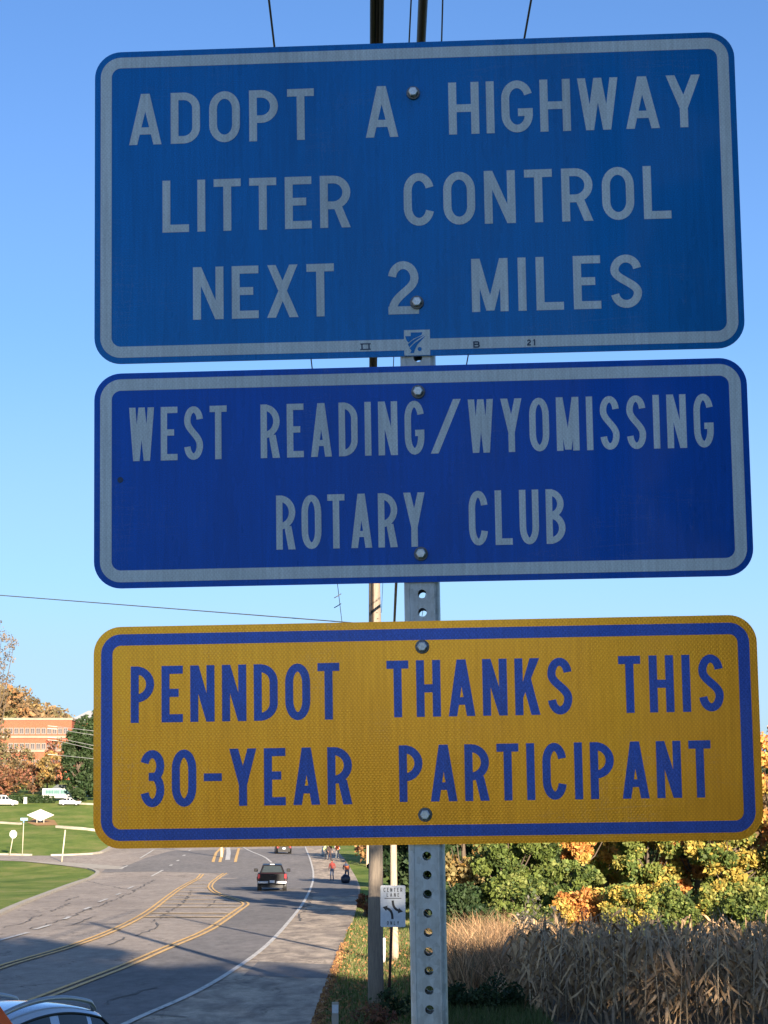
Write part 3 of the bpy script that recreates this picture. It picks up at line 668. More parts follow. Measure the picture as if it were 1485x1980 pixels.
def cable(name, pts, r, mat, label=None, group=None, parent=None, n=8, sag=0.0):
    P = []
    for a, b in zip(pts, pts[1:]):
        a = Vector(a); b = Vector(b)
        for k in range(16):
            t = k / 16; p = a.lerp(b, t); p.z -= sag * 4 * t * (1 - t); P.append(p)
    P.append(Vector(pts[-1])); mb = MB(); mb.tube(P, r, n); o = mb.build(name, mat, parent)
    if not parent: tag(o, label, 'cable', group)
    return o
def overhead(x0, y0, x1, y1, Hc):
    """two points of a level cable seen at two photo positions"""
    o = []
    for x, y in ((x0, y0), (x1, y1)):
        d = ray(x, y); t = Hc / d.z; o.append(Vector((d.x * t, d.y * t, EYE + Hc)))
    dd = (o[1] - o[0]) / (o[1].y - o[0].y); return [o[0] + dd * (-9 - o[0].y), o[1] + dd * (66 - o[1].y)]
grp = 'overhead lines above the verge'
be = empty('cable_bundle', (0, 0, 0)); tag(be, 'thick twisted pair of black service cables overhead above the utility pole', 'cable', grp)
ln = overhead(729, 0, 717, 1150, 6.0)
for dx, dz, r_, m_ in ((-.033, 0, .019, 'black'), (0.0, .012, .017, 'brown_cable'), (.033, 0, .019, 'black')):
    cable('strand', [p + Vector((dx, 0, dz)) for p in ln], r_, M[m_], parent=be)
cable('overhead_cable', overhead(818, 0, 765, 1150, 5.6), 0.033, M['black'], 'single thick black cable overhead, right of the twisted pair', grp)
cable('overhead_wire', overhead(520, 0, 655, 1150, 6.5), 0.009, M['wire'], 'leftmost thin wire overhead, carrying small prongs near the golden sign', grp)
cable('overhead_wire', overhead(795, 0, 761, 700, 7.0), 0.007, M['wire'], 'thin wire overhead between the two thick black cables', grp)
cable('overhead_wire', overhead(856, 0, 838, 700, 7.0), 0.007, M['wire'], 'thin wire overhead just right of the single thick cable', grp)
cable('overhead_wire', overhead(1027, 0, 903, 700, 6.5), 0.009, M['wire'], 'rightmost thin wire overhead, crossing above HIGHWAY', grp)
tt = at(653, 1160, 52); pe_ = empty('wire_prongs', tt)
for dz in (0.1, -0.15): pr = MB(); pr.tube([(-.09, 0, dz - .05), (0, 0, dz), (.09, 0, dz + .06)], 0.012, 6); pr.build('prong', M['wire'], pe_)
tag(pe_, 'small metal prongs clamped on the leftmost thin wire', 'cable clamp')
P5, b5 = pole_at(Vector((-27, 54, gz(-27, 54))), 0.16, 11.4, 'wooden utility pole across the road beyond the photo edge', M['pole_wood'])
cable('crossing_wire', [at(-1250, 1055, 54), at(0, 1151, 50), at(655, 1202, 44), at(728, 1208, 43)], 0.011, M['wire'], 'thin wire crossing over the road from the left to the near pole', grp)
for i, (ya, yb) in enumerate(((1405, 1413), (1410, 1421), (1427, 1441), (1432, 1448), (1460, 1467))):
    cable('distant_wire', [at(92, ya - 1.5, 250), at(110, ya, 250), at(178, yb, 240), at(420, yb + 26, 225)], 0.035, M['pale_wire'], 'sunlit power line crossing before the dark evergreen, %s of five' % ('topmost', 'second from the top', 'middle one', 'fourth from the top', 'lowest')[i], 'power lines before the dark evergreen', n=5)
lp = gp(420, 1650); P6, _ = pole_at(Vector((at(430, 1500, 225).x, 225, gz(-18, 225))), 0.16, 10.5, 'roadside pole hidden behind the golden sign', M['pole_wood2'])

# ------------------------------------------------------------------ traffic signs
def text_panel(e, lst, y, mat, scale, wsc, st):
    for t_, u0, u1, z0, z1 in lst:
        o = flat('lettering', word_polys(t_, u0, u1, -z0, -z1, st, wsc), mat, y, e)
cb = gp(750, 1952); k_ = 1.0
e = empty('lane_sign', cb, R(-3)); tag(e, 'white sign reading CENTER LANE ONLY with two turn arrows', 'traffic sign')
Ys = cb.y; c0 = at(760, 1752, Ys); sc_ = (c0.z - cb.z)
pw, ph = 0.56, 0.92; zc = c0.z - cb.z; xc = c0.x - cb.x
pts = rrect(xc - pw / 2, xc + pw / 2, zc - ph / 2, zc + ph / 2, 0.035, 5); mb = MB(); mb.prism(pts, -0.035, -0.031); mb.build('panel', M['sign_white'], e)
yy = -0.0375
text_panel(e, [('CENTER', xc - .21, xc + .21, zc + .315, zc + .405), ('LANE', xc - .14, xc + .14, zc + .205, zc + .29), ('ONLY', xc - .135, xc + .135, zc - .41, zc - .33)], yy, M['sign_black'], 1, .85, .145)
flat('rule', [rc(xc - .19, zc + .165, xc + .19, zc + .18)], M['sign_black'], yy, e)
def arrow(pts, tip, half):
    cu = bez(*pts, 10); d_ = (Vector(tip) - Vector(cu[-1])).normalized(); n_ = Vector((-d_.y, d_.x)); b_ = Vector(cu[-1]) - d_ * .01
    o = ribbon(cu, .052) + [[tuple(b_ + n_ * half), tuple(tip), tuple(b_ - n_ * half)]]
    return [rmap(p, lambda a, b: (xc + a, zc + b)) for p in o]
flat('arrow', arrow([(-.005, .125), (-.005, .03), (.02, -.06), (.13, -.10)], (.225, -.12), .062), M['sign_black'], yy, e)
flat('arrow', arrow([(-.012, -.285), (-.012, -.17), (-.03, -.08), (-.145, -.045)], (-.235, -.022), .062), M['sign_black'], yy, e)
po = MB(); po.tube([(0, 0, -.3), (xc * .5, 0, zc * .5), (xc, 0, zc + ph / 2 - .02)], 0.032, 8); po.build('post', M['rust'], e)
def marker(px, py, w_, h_, label, mat, name='marker_post'):
    b = gp(px, py); e = empty(name, b); m_ = MB(); m_.box((0, 0, h_ / 2 - .1), (w_, 0.05, h_ + .2)); m_.build('post', mat, e, bevel=.01)
    c_ = MB(); c_.box((0, -.032, h_ * .82), (w_ * .9, .012, h_ * .22)); c_.build('reflector', M['sign_white'], e); tag(e, label, 'marker post'); return e
marker(648, 2012, 0.13, 0.72, 'short grey white marker post beside the shoulder edge', M['concrete'])
marker(742, 1862, 0.10, 0.75, 'small pale marker behind the grey pole', M['sign_white'])
# signs at the junction
def post_sign(name, px, py, tx, ty, build, label, cat, r=0.035, mat='cream'):
    b = gp(px, py); t = at(tx, ty, b.y); e = empty(name, b); v = t - b; p_ = MB(); p_.tube([(0, 0, -.2), (v.x, v.y, v.z)], r, 8); p_.build('post', M[mat], e); build(e, v); tag(e, label, cat); return e
def disc(e, v):
    m_ = MB(); pts = ell(v.x, v.z, .42, .46, 22.5, 337.5, 7); m_.prism(pts, -.09, -.075); m_.build('panel', M['sign_white'], e)
post_sign('stop_sign', 18, 1655, 26, 1613, disc, 'octagonal sign seen pale in the sun on a leaning post by the side road', 'traffic sign', 0.05)
def blades(e, v):
    m_ = MB(); m_.box((v.x + .05, -.05, v.z), (.80, .02, .26)); m_.build('name_blade', M['street_blue'], e, bevel=.004)
    m_ = MB(); m_.box((v.x + .02, -.05, v.z - .3), (.04, .6, .2)); m_.build('name_blade', M['street_blue'], e)
post_sign('street_name_sign', 43, 1655, 46, 1584, blades, 'tall pale post with small blue street name blades', 'street sign', 0.045)
def tcap(e, v):
    m_ = MB(); m_.tube([(v.x, 0, v.z), (v.x, 0, v.z + .12)], .075, 8); m_.build('cap', M['cream'], e)
post_sign('pale_post', 119, 1667, 126, 1607, tcap, 'bare pale post standing alone in the side road island', 'post', 0.075)
# white diamond board
b = gp(78, 1592); e = empty('diamond_board', b); k = FPX / b.y; hw, hh = 26.5 / k, 10.5 / k
m_ = MB(); m_.prism([(-hw, hh * 1.5), (0, hh * .4), (hw, hh * 1.5), (0, hh * 2.55)], -.1, .1); m_.build('panel', M['white'], e, bevel=.02)
for sx in (-.25, .25):
    m_ = MB(); m_.tube([(hw * sx, 0, -.2), (hw * sx, 0, hh * .9)], .06, 8); m_.build('post', M['cream'], e)
tag(e, 'white diamond-shaped board lying over a mulch bed on the lawn', 'board')
# monument sign
b = gp(110, 1549); e = empty('monument_sign', b); k = FPX / b.y
wd, ht = 56 / k, 24 / k
m_ = MB(); m_.box((0, 0, ht * .62), (wd, .5, ht * .76)); m_.build('panel', M['white'], e, bevel=.03)
m_ = MB(); m_.box((-wd * .36, 0, ht * .12), (.35, .4, ht * .26)); m_.box((wd * .36, 0, ht * .12), (.35, .4, ht * .26)); m_.build('foot', M['white'], e)
m_ = MB(); m_.box((0, -.265, ht * .72), (wd * .82, .02, ht * .34)); tp = m_.build('name_band', pm('pale_teal', (.13, .26, .23), rough=.5), e)
tm = pm('teal_letter', (.02, .10, .10), rough=.5)
for i, (u0, u1) in enumerate(((-.38, -.12), (-.09, .08), (.14, .38))):
    for j in range(5):
        m_ = MB(); a = u0 + (u1 - u0) * j / 5; m_.box((wd * (a + (u1 - u0) / 11), -.28, ht * .72), (wd * (u1 - u0) / 8, .01, ht * (.2 if j % 2 else .26))); m_.build('letter', tm, tp)
m_ = MB(); m_.prism([(wd * -.18, ht * 1.02), (wd * .42, ht * 1.02), (wd * .46, ht * 1.3), (wd * .0, ht * 1.3)], -.2, .2); m_.build('slanted_cap', pm('grey_cap', (.07, .08, .085), rough=.6), e)
tag(e, 'white monument sign with teal lettering on the grassy hillside', 'monument sign')
# screened fence
b = gp(168, 1541); e = empty('screen_fence', b); k = FPX / b.y; L_ = 110 / k; hf = 20 / k
scr = pm('dark_green_screen', (.012, .05, .04), rough=.9)
for i in range(5):
    m_ = MB(); m_.box(((i - .3) * L_ / 4 - 4 / k, 0, hf * .45), (L_ / 4 - .1, .04, hf * .9)); m_.build('screen', scr, e)
for i in range(6):
    m_ = MB(); m_.tube([((i - .8) * L_ / 4 - 4 / k, -.06, -.3), ((i - .8) * L_ / 4 - 4 / k, -.06, hf + .1)], .06, 6); m_.build('fence_post', M['pale_wire'], e)
m_ = MB(); m_.tube([(-L_ * .21, -.06, hf), (L_ * 1.0, -.06, hf - .3)], .07, 6); m_.build('top_rail', M['pale_wire'], e)
tag(e, 'dark green screened fence with a pale top rail beside the monument sign', 'fence')
b = gp(49, 1554); e = empty('utility_box', b); m_ = MB(); m_.box((0, 0, .45), (.6, .5, 1.0), taper=.8); m_.build('cabinet', M['white'], e, bevel=.04); m_ = MB(); m_.box((0, 0, 1.0), (.55, .5, .1)); m_.build('lid', M['white'], e); tag(e, 'small white utility box on the lawn by the hedge', 'utility box')

# portable orange work sign by the parked car
e = empty('work_sign', (at(-60, 1980, 22).x, 22, 0)); e.location.z = gz(e.location.x, 22); tag(e, 'bright orange diamond work sign whose edge shows beside the silver car', 'work sign')
tx = at(-26, 1909, 22) - e.location; hd = .80
m_ = MB(); m_.prism([(tx.x, tx.z), (tx.x + hd * .80, tx.z - hd * 1.06), (tx.x, tx.z - hd * 2.1), (tx.x - hd * .80, tx.z - hd * 1.06)], -.01, .01); m_.build('panel', M['orange'], e)
m_ = MB(); m_.tube([(tx.x, .03, .12), (tx.x, .03, tx.z)], .018, 8); m_.build('mast', M['alu'], e)
for sx in (-1, 1):
    for sy in (-1, 1): m_ = MB(); m_.tube([(tx.x, .03, .22), (tx.x + sx * .5, .03 + sy * .5, .02)], .015, 6); m_.build('leg', M['alu'], e)

# ------------------------------------------------------------------ brick building on the hill
def brickmat():
    t = Mt('red_brick'); n = t.n.new('ShaderNodeTexBrick'); n.inputs['Scale'].default_value = 1.6
    n.inputs['Color1'].default_value = (.34, .065, .028, 1); n.inputs['Color2'].default_value = (.28, .052, .024, 1); n.inputs['Mortar'].default_value = (.4, .2, .12, 1); n.inputs['Mortar Size'].default_value = .015
    t.l.new(t.mapping(t.coord(), rot=(R(90), 0, 0)), n.inputs['Vector']); v = t.noise(.15, 4, .6)
    t.set(t.mix(.5, n.outputs['Color'], t.ramp(v, [(.3, (.85,) * 3), (.7, (1.1,) * 3)]), 'MULTIPLY'), .85); return t.m
BR = brickmat(); BD = pm('pale_stone_band', (.28, .22, .17), scale=1, rough=.8)
YB = 500.0
def bx(px, py): return at(px, py, YB)
o0 = bx(60, 1520); o0.z = gz(o0.x, YB); e = empty('brick_building', o0); tag(e, 'long red brick building with rows of windows on the hillside behind bare trees', 'building')
def loc(px, py): v = bx(px, py) - o0; return v.x, v.z
xa, zt = loc(-160, 1392); xb, _ = loc(139, 1392); zb = -3.0
m_ = MB(); m_.box(((xa + xb) / 2, 9, (zt + zb) / 2), (xb - xa, 18, zt - zb)); m_.build('wall', BR, e)
m_ = MB(); m_.box(((xa + xb) / 2, 9, zt + .2), (xb - xa + .5, 18.6, .55)); m_.build('parapet', BD, e)
for yy_ in (1425, 1452, 1484):
    x0, z0 = loc(-160, yy_); m_ = MB(); m_.box(((xa + xb) / 2, -.15, z0), (xb - xa, .4, .55)); m_.build('band', BD, e)
WF = pm('window_frame_paint', (.28, .24, .21), scale=2, rough=.6); WG = pm('pale_window_glass', (.12, .10, .10), (.06, .05, .05), .3, .15)
wproto = None
for row, yc, hpx in ((0, 1413.5, 12), (1, 1443, 13), (2, 1475, 12)):
    for i in range(27):
        px = 127 - i * 10.6; x0, z0 = loc(px, yc)
        if wproto is None:
            m_ = MB(); m_.box((0, 0, 0), (8.6 / 8, .2, hpx / 8)); f_ = m_.build('window', WF, e, (x0, -.06, z0)); g_ = MB(); g_.box((0, -.07, 0), (7.0 / 8, .1, hpx / 8 - .25)); g_.build('pane', WG, f_)
            s_ = MB(); s_.box((0, -.14, 0), (.08, .08, hpx / 8 - .1)); s_.build('sash', WF, f_); wproto = f_
        else:
            c_ = copy_tree(wproto, e); c_.location = (x0, -.06, z0)
# white roofed wing
x0, z0 = loc(113, 1395); x1, _ = loc(172, 1395); _, zr_ = loc(140, 1361); _, ze = loc(120, 1385)
m_ = MB(); m_.box(((x0 + x1) / 2, 28, (z0 + ze) / 2 - 4), (x1 - x0, 16, ze - z0 + 8)); m_.build('wing', BR, e)
m_ = MB(); m_.add([(x0 - .3, 18, ze), (x1 + .5, 18, ze), (x1 + .5, 38, ze), (x0 - .3, 38, ze), (x0 + 3.2, 28, zr_), (x1 - .5, 28, zr_)], [(0, 1, 5, 4), (1, 2, 5), (2, 3, 4, 5), (3, 0, 4), (3, 2, 1, 0)]); m_.build('roof', M['white'], e)

# ------------------------------------------------------------------ vegetation
def leaves_mesh(name, P, size, cols, mat, elong=1.6, flat_=0.0):
    """leaf-sized quads with their own colour; P (n,3)"""
    n = len(P); a = RNG.normal(size=(n, 3)); a /= np.linalg.norm(a, axis=1)[:, None]; b = RNG.normal(size=(n, 3)); b -= (a * b).sum(1)[:, None] * a; b /= np.linalg.norm(b, axis=1)[:, None]
    s = size * RNG.uniform(.35, 1.5, (n, 1)); A_ = a * s * elong / 2; B_ = b * s / 2
    V = np.stack([P - A_, P + B_ * 1.0, P + A_, P - B_ * 1.0], 1).reshape(-1, 3)
    me = bpy.data.meshes.new(name); me.vertices.add(4 * n); me.vertices.foreach_set('co', V.ravel()); me.loops.add(4 * n); me.loops.foreach_set('vertex_index', np.arange(4 * n)); me.polygons.add(n)
    me.polygons.foreach_set('loop_start', np.arange(0, 4 * n, 4)); me.polygons.foreach_set('loop_total', np.full(n, 4)); me.update(calc_edges=True)
    at_ = me.attributes.new('tint', 'FLOAT_COLOR', 'POINT'); c4 = np.ones((n, 4)); c4[:, :3] = cols; at_.data.foreach_set('color', np.repeat(c4, 4, 0).ravel()); me.materials.append(mat); return me
PAL = dict(grey=[(.20, .17, .14), (.15, .13, .11), (.12, .11, .09)], twig=[(.20, .15, .11), (.16, .12, .09), (.24, .17, .11)], green=[(.10, .135, .03), (.14, .175, .04), (.06, .09, .025), (.20, .22, .06)], dark=[(.022, .045, .016), (.035, .06, .02), (.05, .075, .03)], yellow=[(.52, .36, .06), (.42, .33, .07), (.58, .30, .07), (.24, .26, .06)],
           orange=[(.58, .25, .07), (.62, .33, .09), (.42, .17, .05), (.5, .36, .09)], mixed=[(.17, .20, .045), (.29, .27, .07), (.10, .14, .035), (.44, .32, .07)], brown=[(.21, .14, .075), (.26, .165, .08), (.14, .10, .055), (.18, .155, .07)],
           rust=[(.24, .10, .055), (.20, .08, .05), (.28, .15, .06), (.14, .08, .045)], gold=[(.34, .20, .06), (.27, .18, .065), (.22, .17, .07)])
def tree(name, base, h, rad, pal, n, size, label, cat='tree', group=None, low=.25, clumps=26, spread=.34, shape='round', trunk=.14, cr=None):
    e = empty(name, base); rr = random.Random(hash(label) % 9999 if False else len(label) * 7 + int(h * 10) + int(base[0] * 3)); cc = []
    for k in range(clumps):
        while True:
            p = Vector((rr.uniform(-1, 1), rr.uniform(-1, 1), rr.uniform(-1, 1)))
            if 0.25 < p.length < 1: break
        if shape == 'cone':
            t = rr.random(); a = rr.uniform(0, 2 * PI); q = math.sqrt(rr.uniform(.2, 1)) * (1 - t) * 1.0 + .05; p = Vector((q * math.cos(a), q * math.sin(a), 2 * t - 1))
        zc = h * (low + (1 - low) * (p.z + 1) / 2); cc.append((p.x * rad * .82, p.y * rad * .82, zc))
    cc = np.array(cc); w_ = RNG.uniform(.5, 1.5, clumps); idx = RNG.choice(clumps, n, p=w_ / w_.sum())
    cs = np.array([rr.uniform(.7, 1.3) for _ in range(clumps)]); g = RNG.normal(size=(n, 3)); g /= np.linalg.norm(g, axis=1)[:, None]; g *= (RNG.uniform(.25, 1, (n, 1)) ** .6)
    P = cc[idx] + g * (rad * spread * cs[idx])[:, None] * np.array([1, 1, .8]); P[:, 2] = np.maximum(P[:, 2], .05)
    pal_ = np.array(PAL[pal]); ci = np.array([rr.randrange(len(pal_)) for _ in range(clumps)]); alt = RNG.integers(0, len(pal_), n); use = RNG.random(n) < .3
    cols = pal_[np.where(use, alt, ci[idx])] * RNG.uniform(.7, 1.3, (n, 1))
    o = link('crown', leaves_mesh('crown', P, size, cols, M['leaf']), e)
    tb = MB(); tp = h * (low + .35)
    tb.tube([(0, 0, -.3), (rr.uniform(-.1, .1), 0, tp * .5), (rr.uniform(-.2, .2), 0, tp), (0, 0, h * .86)], [trunk, trunk * .8, trunk * .55, trunk * .12], 8); tb.build('trunk', M['bark'], e)
    lb = MB()
    for k in range(0, clumps, 2):
        c_ = Vector(cc[k]); s0 = Vector((0, 0, min(c_.z * .6, tp))); mid = s0.lerp(c_, .5) + Vector((0, 0, -.05 * h)); lb.tube([s0, mid, c_], [trunk * .35, trunk * .22, trunk * .06], 5, caps=False)
    o = lb.build('limbs', M['bark'], e); o['kind'] = 'stuff' if False else 'part'
    del o['kind']
    tag(e, label, cat, group); return e
def at_d(px, Y): x = (px - CX) / FPX * Y * 1.0; return Vector((x, Y, gz(x, Y)))
g1 = 'autumn trees along the field edge'
tree('bushy_tree', at_d(985, 84), 4.6, 2.2, 'green', 20000, .115, 'rounded green bushy tree right beside the perforated post', group=g1, low=.05, clumps=60, spread=.22)
tree('bushy_tree', at_d(1100, 82), 2.8, 1.5, 'green', 10000, .115, 'low green bush between the rounded tree and the yellow tree', group=g1, low=.05, clumps=40, spread=.22)
tree('autumn_tree', at_d(892, 100), 12.0, 2.2, 'gold', 9000, .16, 'orange brown tree showing between post and green tree', group=g1, low=.1, clumps=40)
tree('autumn_tree', at_d(1170, 92), 6.0, 2.0, 'yellow', 15000, .125, 'bright yellow tree at the middle of the tree row', group=g1, low=.12, clumps=44, spread=.22)
tree('autumn_tree', at_d(1118, 88), 5.6, 1.5, 'orange', 10000, .125, 'slim glowing orange tree left of the bright yellow tree', group=g1, low=.3, clumps=24, spread=.26)
tree('autumn_tree', at_d(1250, 88), 5.0, 2.0, 'mixed', 17000, .12, 'yellow green leafy tree under the word PANT', group=g1, low=.05, clumps=50, spread=.22)
tree('autumn_tree', at_d(1335, 88), 6.0, 1.7, 'orange', 13000, .125, 'orange leaved tree between two yellow green ones', group=g1, low=.15, clumps=40, spread=.22)
tree('autumn_tree', at_d(1405, 86), 5.0, 2.1, 'mixed', 19000, .12, 'broad green and yellow tree by the lower right sign corner', group=g1, low=.04, clumps=54, spread=.22)
tree('autumn_tree', at_d(1500, 92), 8.6, 2.4, 'orange', 16000, .14, 'tall orange tree reaching past the right sign corner', group=g1, low=.05, clumps=56, spread=.22)
tree('autumn_tree', at_d(1585, 84), 6.0, 2.4, 'mixed', 9000, .13, 'yellow green tree half out of the photo on the right', group=g1, low=.04, clumps=44)
for i, (px, pl, wh) in enumerate(((900, 'dark', 'under the orange brown tree'), (1010, 'green', 'at the foot of the rounded green tree'), (1120, 'orange', 'under the slim orange tree'), (1200, 'mixed', 'under the bright yellow tree'), (1290, 'green', 'left of the middle orange tree'), (1370, 'mixed', 'right of the middle orange tree'), (1450, 'green', 'near the lower right sign corner'), (1540, 'mixed', 'at the right photo edge'))):
    tree('brush_bush', at_d(px, 78 + (i % 3)), 1.65 + .2 * (i % 2), 1.2, pl, 6000, .09, 'low leafy bush behind the corn ' + wh, cat='bush', group='bushes between corn and trees', low=.0, clumps=34, spread=.3, trunk=.03)
g2 = 'dark trees behind the autumn row'
for i, (px, Yd, h_, r_, pl, nm) in enumerate(((808, 92, 11.0, 1.8, 'dark', 'tall dark evergreen hidden mostly by the perforated post'), (820, 112, 7.5, 2.6, 'dark', 'dark evergreen seen between poles and post'), (905, 118, 8, 3.0, 'dark', 'dark evergreen behind the orange brown tree'), (1010, 110, 8, 3.0, 'dark', 'dark evergreen behind the rounded green tree'),
        (1090, 106, 8.5, 2.6, 'dark', 'dark evergreen left of the bright yellow tree'), (1200, 112, 8.5, 3.2, 'brown', 'shaded brown tree behind the bright yellow tree'), (1300, 110, 8.5, 3.2, 'dark', 'dark evergreen behind the middle orange tree'), (1400, 108, 8.5, 3.2, 'brown', 'shaded brown tree behind the broad green and yellow tree'), (1500, 112, 8.2, 3.0, 'dark', 'dark evergreen behind the tall orange tree'))):
    tree('dark_tree', at_d(px, Yd), h_, r_, pl, 9000, .2, nm, group=g2, low=.0, clumps=46)
g3 = 'verge trees beyond the workers'
tree('verge_tree', at_d(800, 150), 7.5, 2.6, 'green', 5000, .24, 'green tree beyond the poles along the verge', group=g3, low=.02, clumps=34)
tree('verge_tree', at_d(770, 128), 3.2, 1.8, 'dark', 4000, .18, 'low dark shrub behind the pale pole', cat='shrub', group=g3, low=.0, clumps=30)
tree('verge_tree', at_d(760, 210), 7.5, 4, 'rust', 4000, .3, 'rust coloured tree far along the verge', group=g3, low=.02, clumps=34)
tree('verge_tree', at_d(706, 100), 1.0, .45, 'rust', 900, .1, 'small russet shrub left of the grey pole', cat='shrub', group=g3, low=0, clumps=14)
# hillside trees on the left
g4 = 'bare brown trees before the brick building'
for px, Yd, h_, r_, pl, n_, nm in ((2, 400, 15, 4.0, 'brown', 1500, 'thin brown tree at the photo edge before the brick wall'), (38, 405, 9.0, 4.5, 'brown', 1500, 'brown tree in front of the lowest windows'), (70, 395, 6.6, 3.4, 'rust', 1300, 'dark red tree under the middle window row'),
        (97, 390, 8.4, 2.6, 'gold', 1500, 'golden tree left of the dark evergreen'), (114, 408, 11.0, 3.0, 'rust', 1700, 'russet tree touching the dark evergreen'), (20, 385, 5.5, 5, 'rust', 1500, 'low rusty tree beneath the brown ones'), (-25, 390, 15, 6, 'brown', 2400, 'brown tree just beyond the photo edge')):
    tree('hillside_tree', at_d(px, Yd), h_, r_, pl, n_, .34, nm, group=g4, low=.12, clumps=40, spread=.3, trunk=.2)
tree('evergreen_tree', at_d(158, 350), 14.4, 3.0, 'dark', 8000, .34, 'tall dark evergreen beside the left edge of the golden sign', low=.0, clumps=70, shape='round', spread=.34, trunk=.3)
tree('evergreen_tree', at_d(190, 356), 17, 3.4, 'dark', 8000, .34, 'dark evergreen half hidden behind the golden sign', low=.0, clumps=70, spread=.34, trunk=.3)
tree('bare_tree', at_d(-14, 205), 24.0, 3.2, 'twig', 1500, .13, 'nearly bare tree reaching into the sky at the left photo edge', low=.72, clumps=44, spread=.22, trunk=.26)
# woodland on the far ridge: one mass nobody could count
P = []; cl = []
ridge = [(-40, 1308), (0, 1314), (30, 1318), (60, 1338), (90, 1358), (130, 1364), (150, 1378), (200, 1390), (300, 1400)]
for k in range(900):
    px = random.uniform(-60, 300); Yd = random.uniform(560, 700); top = np.interp(px, [a for a, b in ridge], [b for a, b in ridge]) + random.uniform(0, 1) ** .6 * 110 + random.uniform(0, 5)
    P.append(tuple(at(px, top + 6, Yd))); cl.append(random.choice(PAL['brown'] * 2 + [(.30, .20, .08), (.36, .19, .08), (.20, .17, .07), (.26, .2, .08)]))
P = np.array(P); idx = np.repeat(np.arange(len(P)), 64); g = RNG.normal(size=(len(idx), 3)); g /= np.linalg.norm(g, axis=1)[:, None]
Q = P[idx] + g * RNG.uniform(.4, 1, (len(idx), 1)) * 2.8; cols = np.array(cl)[idx] * RNG.uniform(.75, 1.3, (len(idx), 1))
tag(link('woodland', leaves_mesh('woodland', Q, .75, cols, M['leaf'])), 'brown and golden autumn woodland covering the ridge', kind='stuff')
# hedge on the hillside
m_n = 2600; hb = [gp(20 + 75 * t, 1553) for t in np.linspace(0, 1, 12)]
P = np.array([tuple(random.choice(hb) + Vector((random.uniform(-1, 1), random.uniform(-.6, .6), random.uniform(0, 1.2)))) for _ in range(m_n)]); hc = np.array(PAL['dark'])[RNG.integers(0, 3, m_n)]
h_o = link('hedge', leaves_mesh('hedge', P, .22, hc, M['leaf'])); tag(h_o, 'low dark hedge beside the monument sign', 'hedge')
# trees behind the camera: they shade the foreground and stand mirrored in the glossy signs
g5 = 'tall trees behind the camera'
for i, (az, dist, h_, r_) in enumerate(((9, 24, 16, 2.6), (18, 21, 16.5, 4.2), (26, 25, 20, 4.5), (33, 27, 21, 4.8), (42, 29, 17.0, 5), (20, 34, 20, 6), (51, 33, 16.0, 5.5), (60, 38, 16, 5.5))):
    x = math.sin(R(az)) * dist; y = -math.cos(R(az)) * dist
    tree('shade_tree', Vector((x, y, gz(x, y))), h_, r_, 'dark', 7000, .55, 'tall shade tree behind the camera, number %s along the row' % ('one', 'two', 'three', 'four', 'five', 'six', 'seven', 'eight')[i], group=g5, low=.0, clumps=70, spread=.34, trunk=.3)

# corn
stm = pm('dry_corn_stem', (.50, .38, .24), (.30, .23, .15), 20, .85)
lfm = []
for i, c_ in enumerate(((.70, .45, .24), (.54, .35, .19), (.34, .23, .14))):
    t = Mt('dry_corn_leaf_%s' % ('tan', 'brown', 'grey')[i]); f_ = t.noise(18, 4, .6, t.mapping(t.coord(), (1, 1, .3))); t.set(t.ramp(f_, [(.3, tuple(x * .6 for x in c_)), (.7, c_)]), .8, 0, .2); lfm.append(t.m)
def corn_leaf(seed):
    r = random.Random(seed); n = 7; w0 = r.uniform(.016, .046); th = r.uniform(.25, .8); vs = []; p = Vector((0, 0, 0)); tw = r.uniform(-4, 4)
    hang = r.random() < .68; L = r.uniform(.40, .80) if hang else r.uniform(.30, .55); drop = r.uniform(2.2, 2.9) if hang else r.uniform(.3, 1.4); k0 = r.uniform(.08, .3)
    for k in range(n + 1):
        t = k / n; a = th + (drop - th) * min(1, t / k0) ** .8 if hang else th + drop * t; a += r.uniform(-.18, .18)
        wdt = w0 * (math.sin(PI * min(1, .15 + t * .85)) ** .6 if t < 1 else .1); d_ = Vector((math.sin(a), 0, math.cos(a)))
        s_ = Vector((0, math.cos(tw * t), 0)) + Vector((math.cos(a), 0, -math.sin(a))) * math.sin(tw * t); vs += [p + s_ * wdt, p - s_ * wdt]; p = p + d_ * L / n
    return vs, [(2 * k, 2 * k + 1, 2 * k + 3, 2 * k + 2) for k in range(n)]
leafmeshes = []
for k in range(24):
    mb = MB(); v_, f_ = corn_leaf(200 + k); mb.add(v_, f_, 0, True); leafmeshes.append(mb.mesh('leaf', lfm[k % 3]))
stemmeshes = []
for k in range(4):
    mb = MB(); hh_ = 1.5 + .12 * k; mb.tube([(0, 0, -.1), (.01 * k, .01, hh_ * .5), (.02, -.02, hh_)], [.017, .014, .007], 6)
    for j in range(5): a = j * 1.3; mb.tube([(.02, -.02, hh_), (.02 + .1 * math.cos(a), .1 * math.sin(a) - .02, hh_ + .22)], [.004, .002], 4)
    stemmeshes.append((mb.mesh('stem', stm), hh_))
rc_ = random.Random(5)
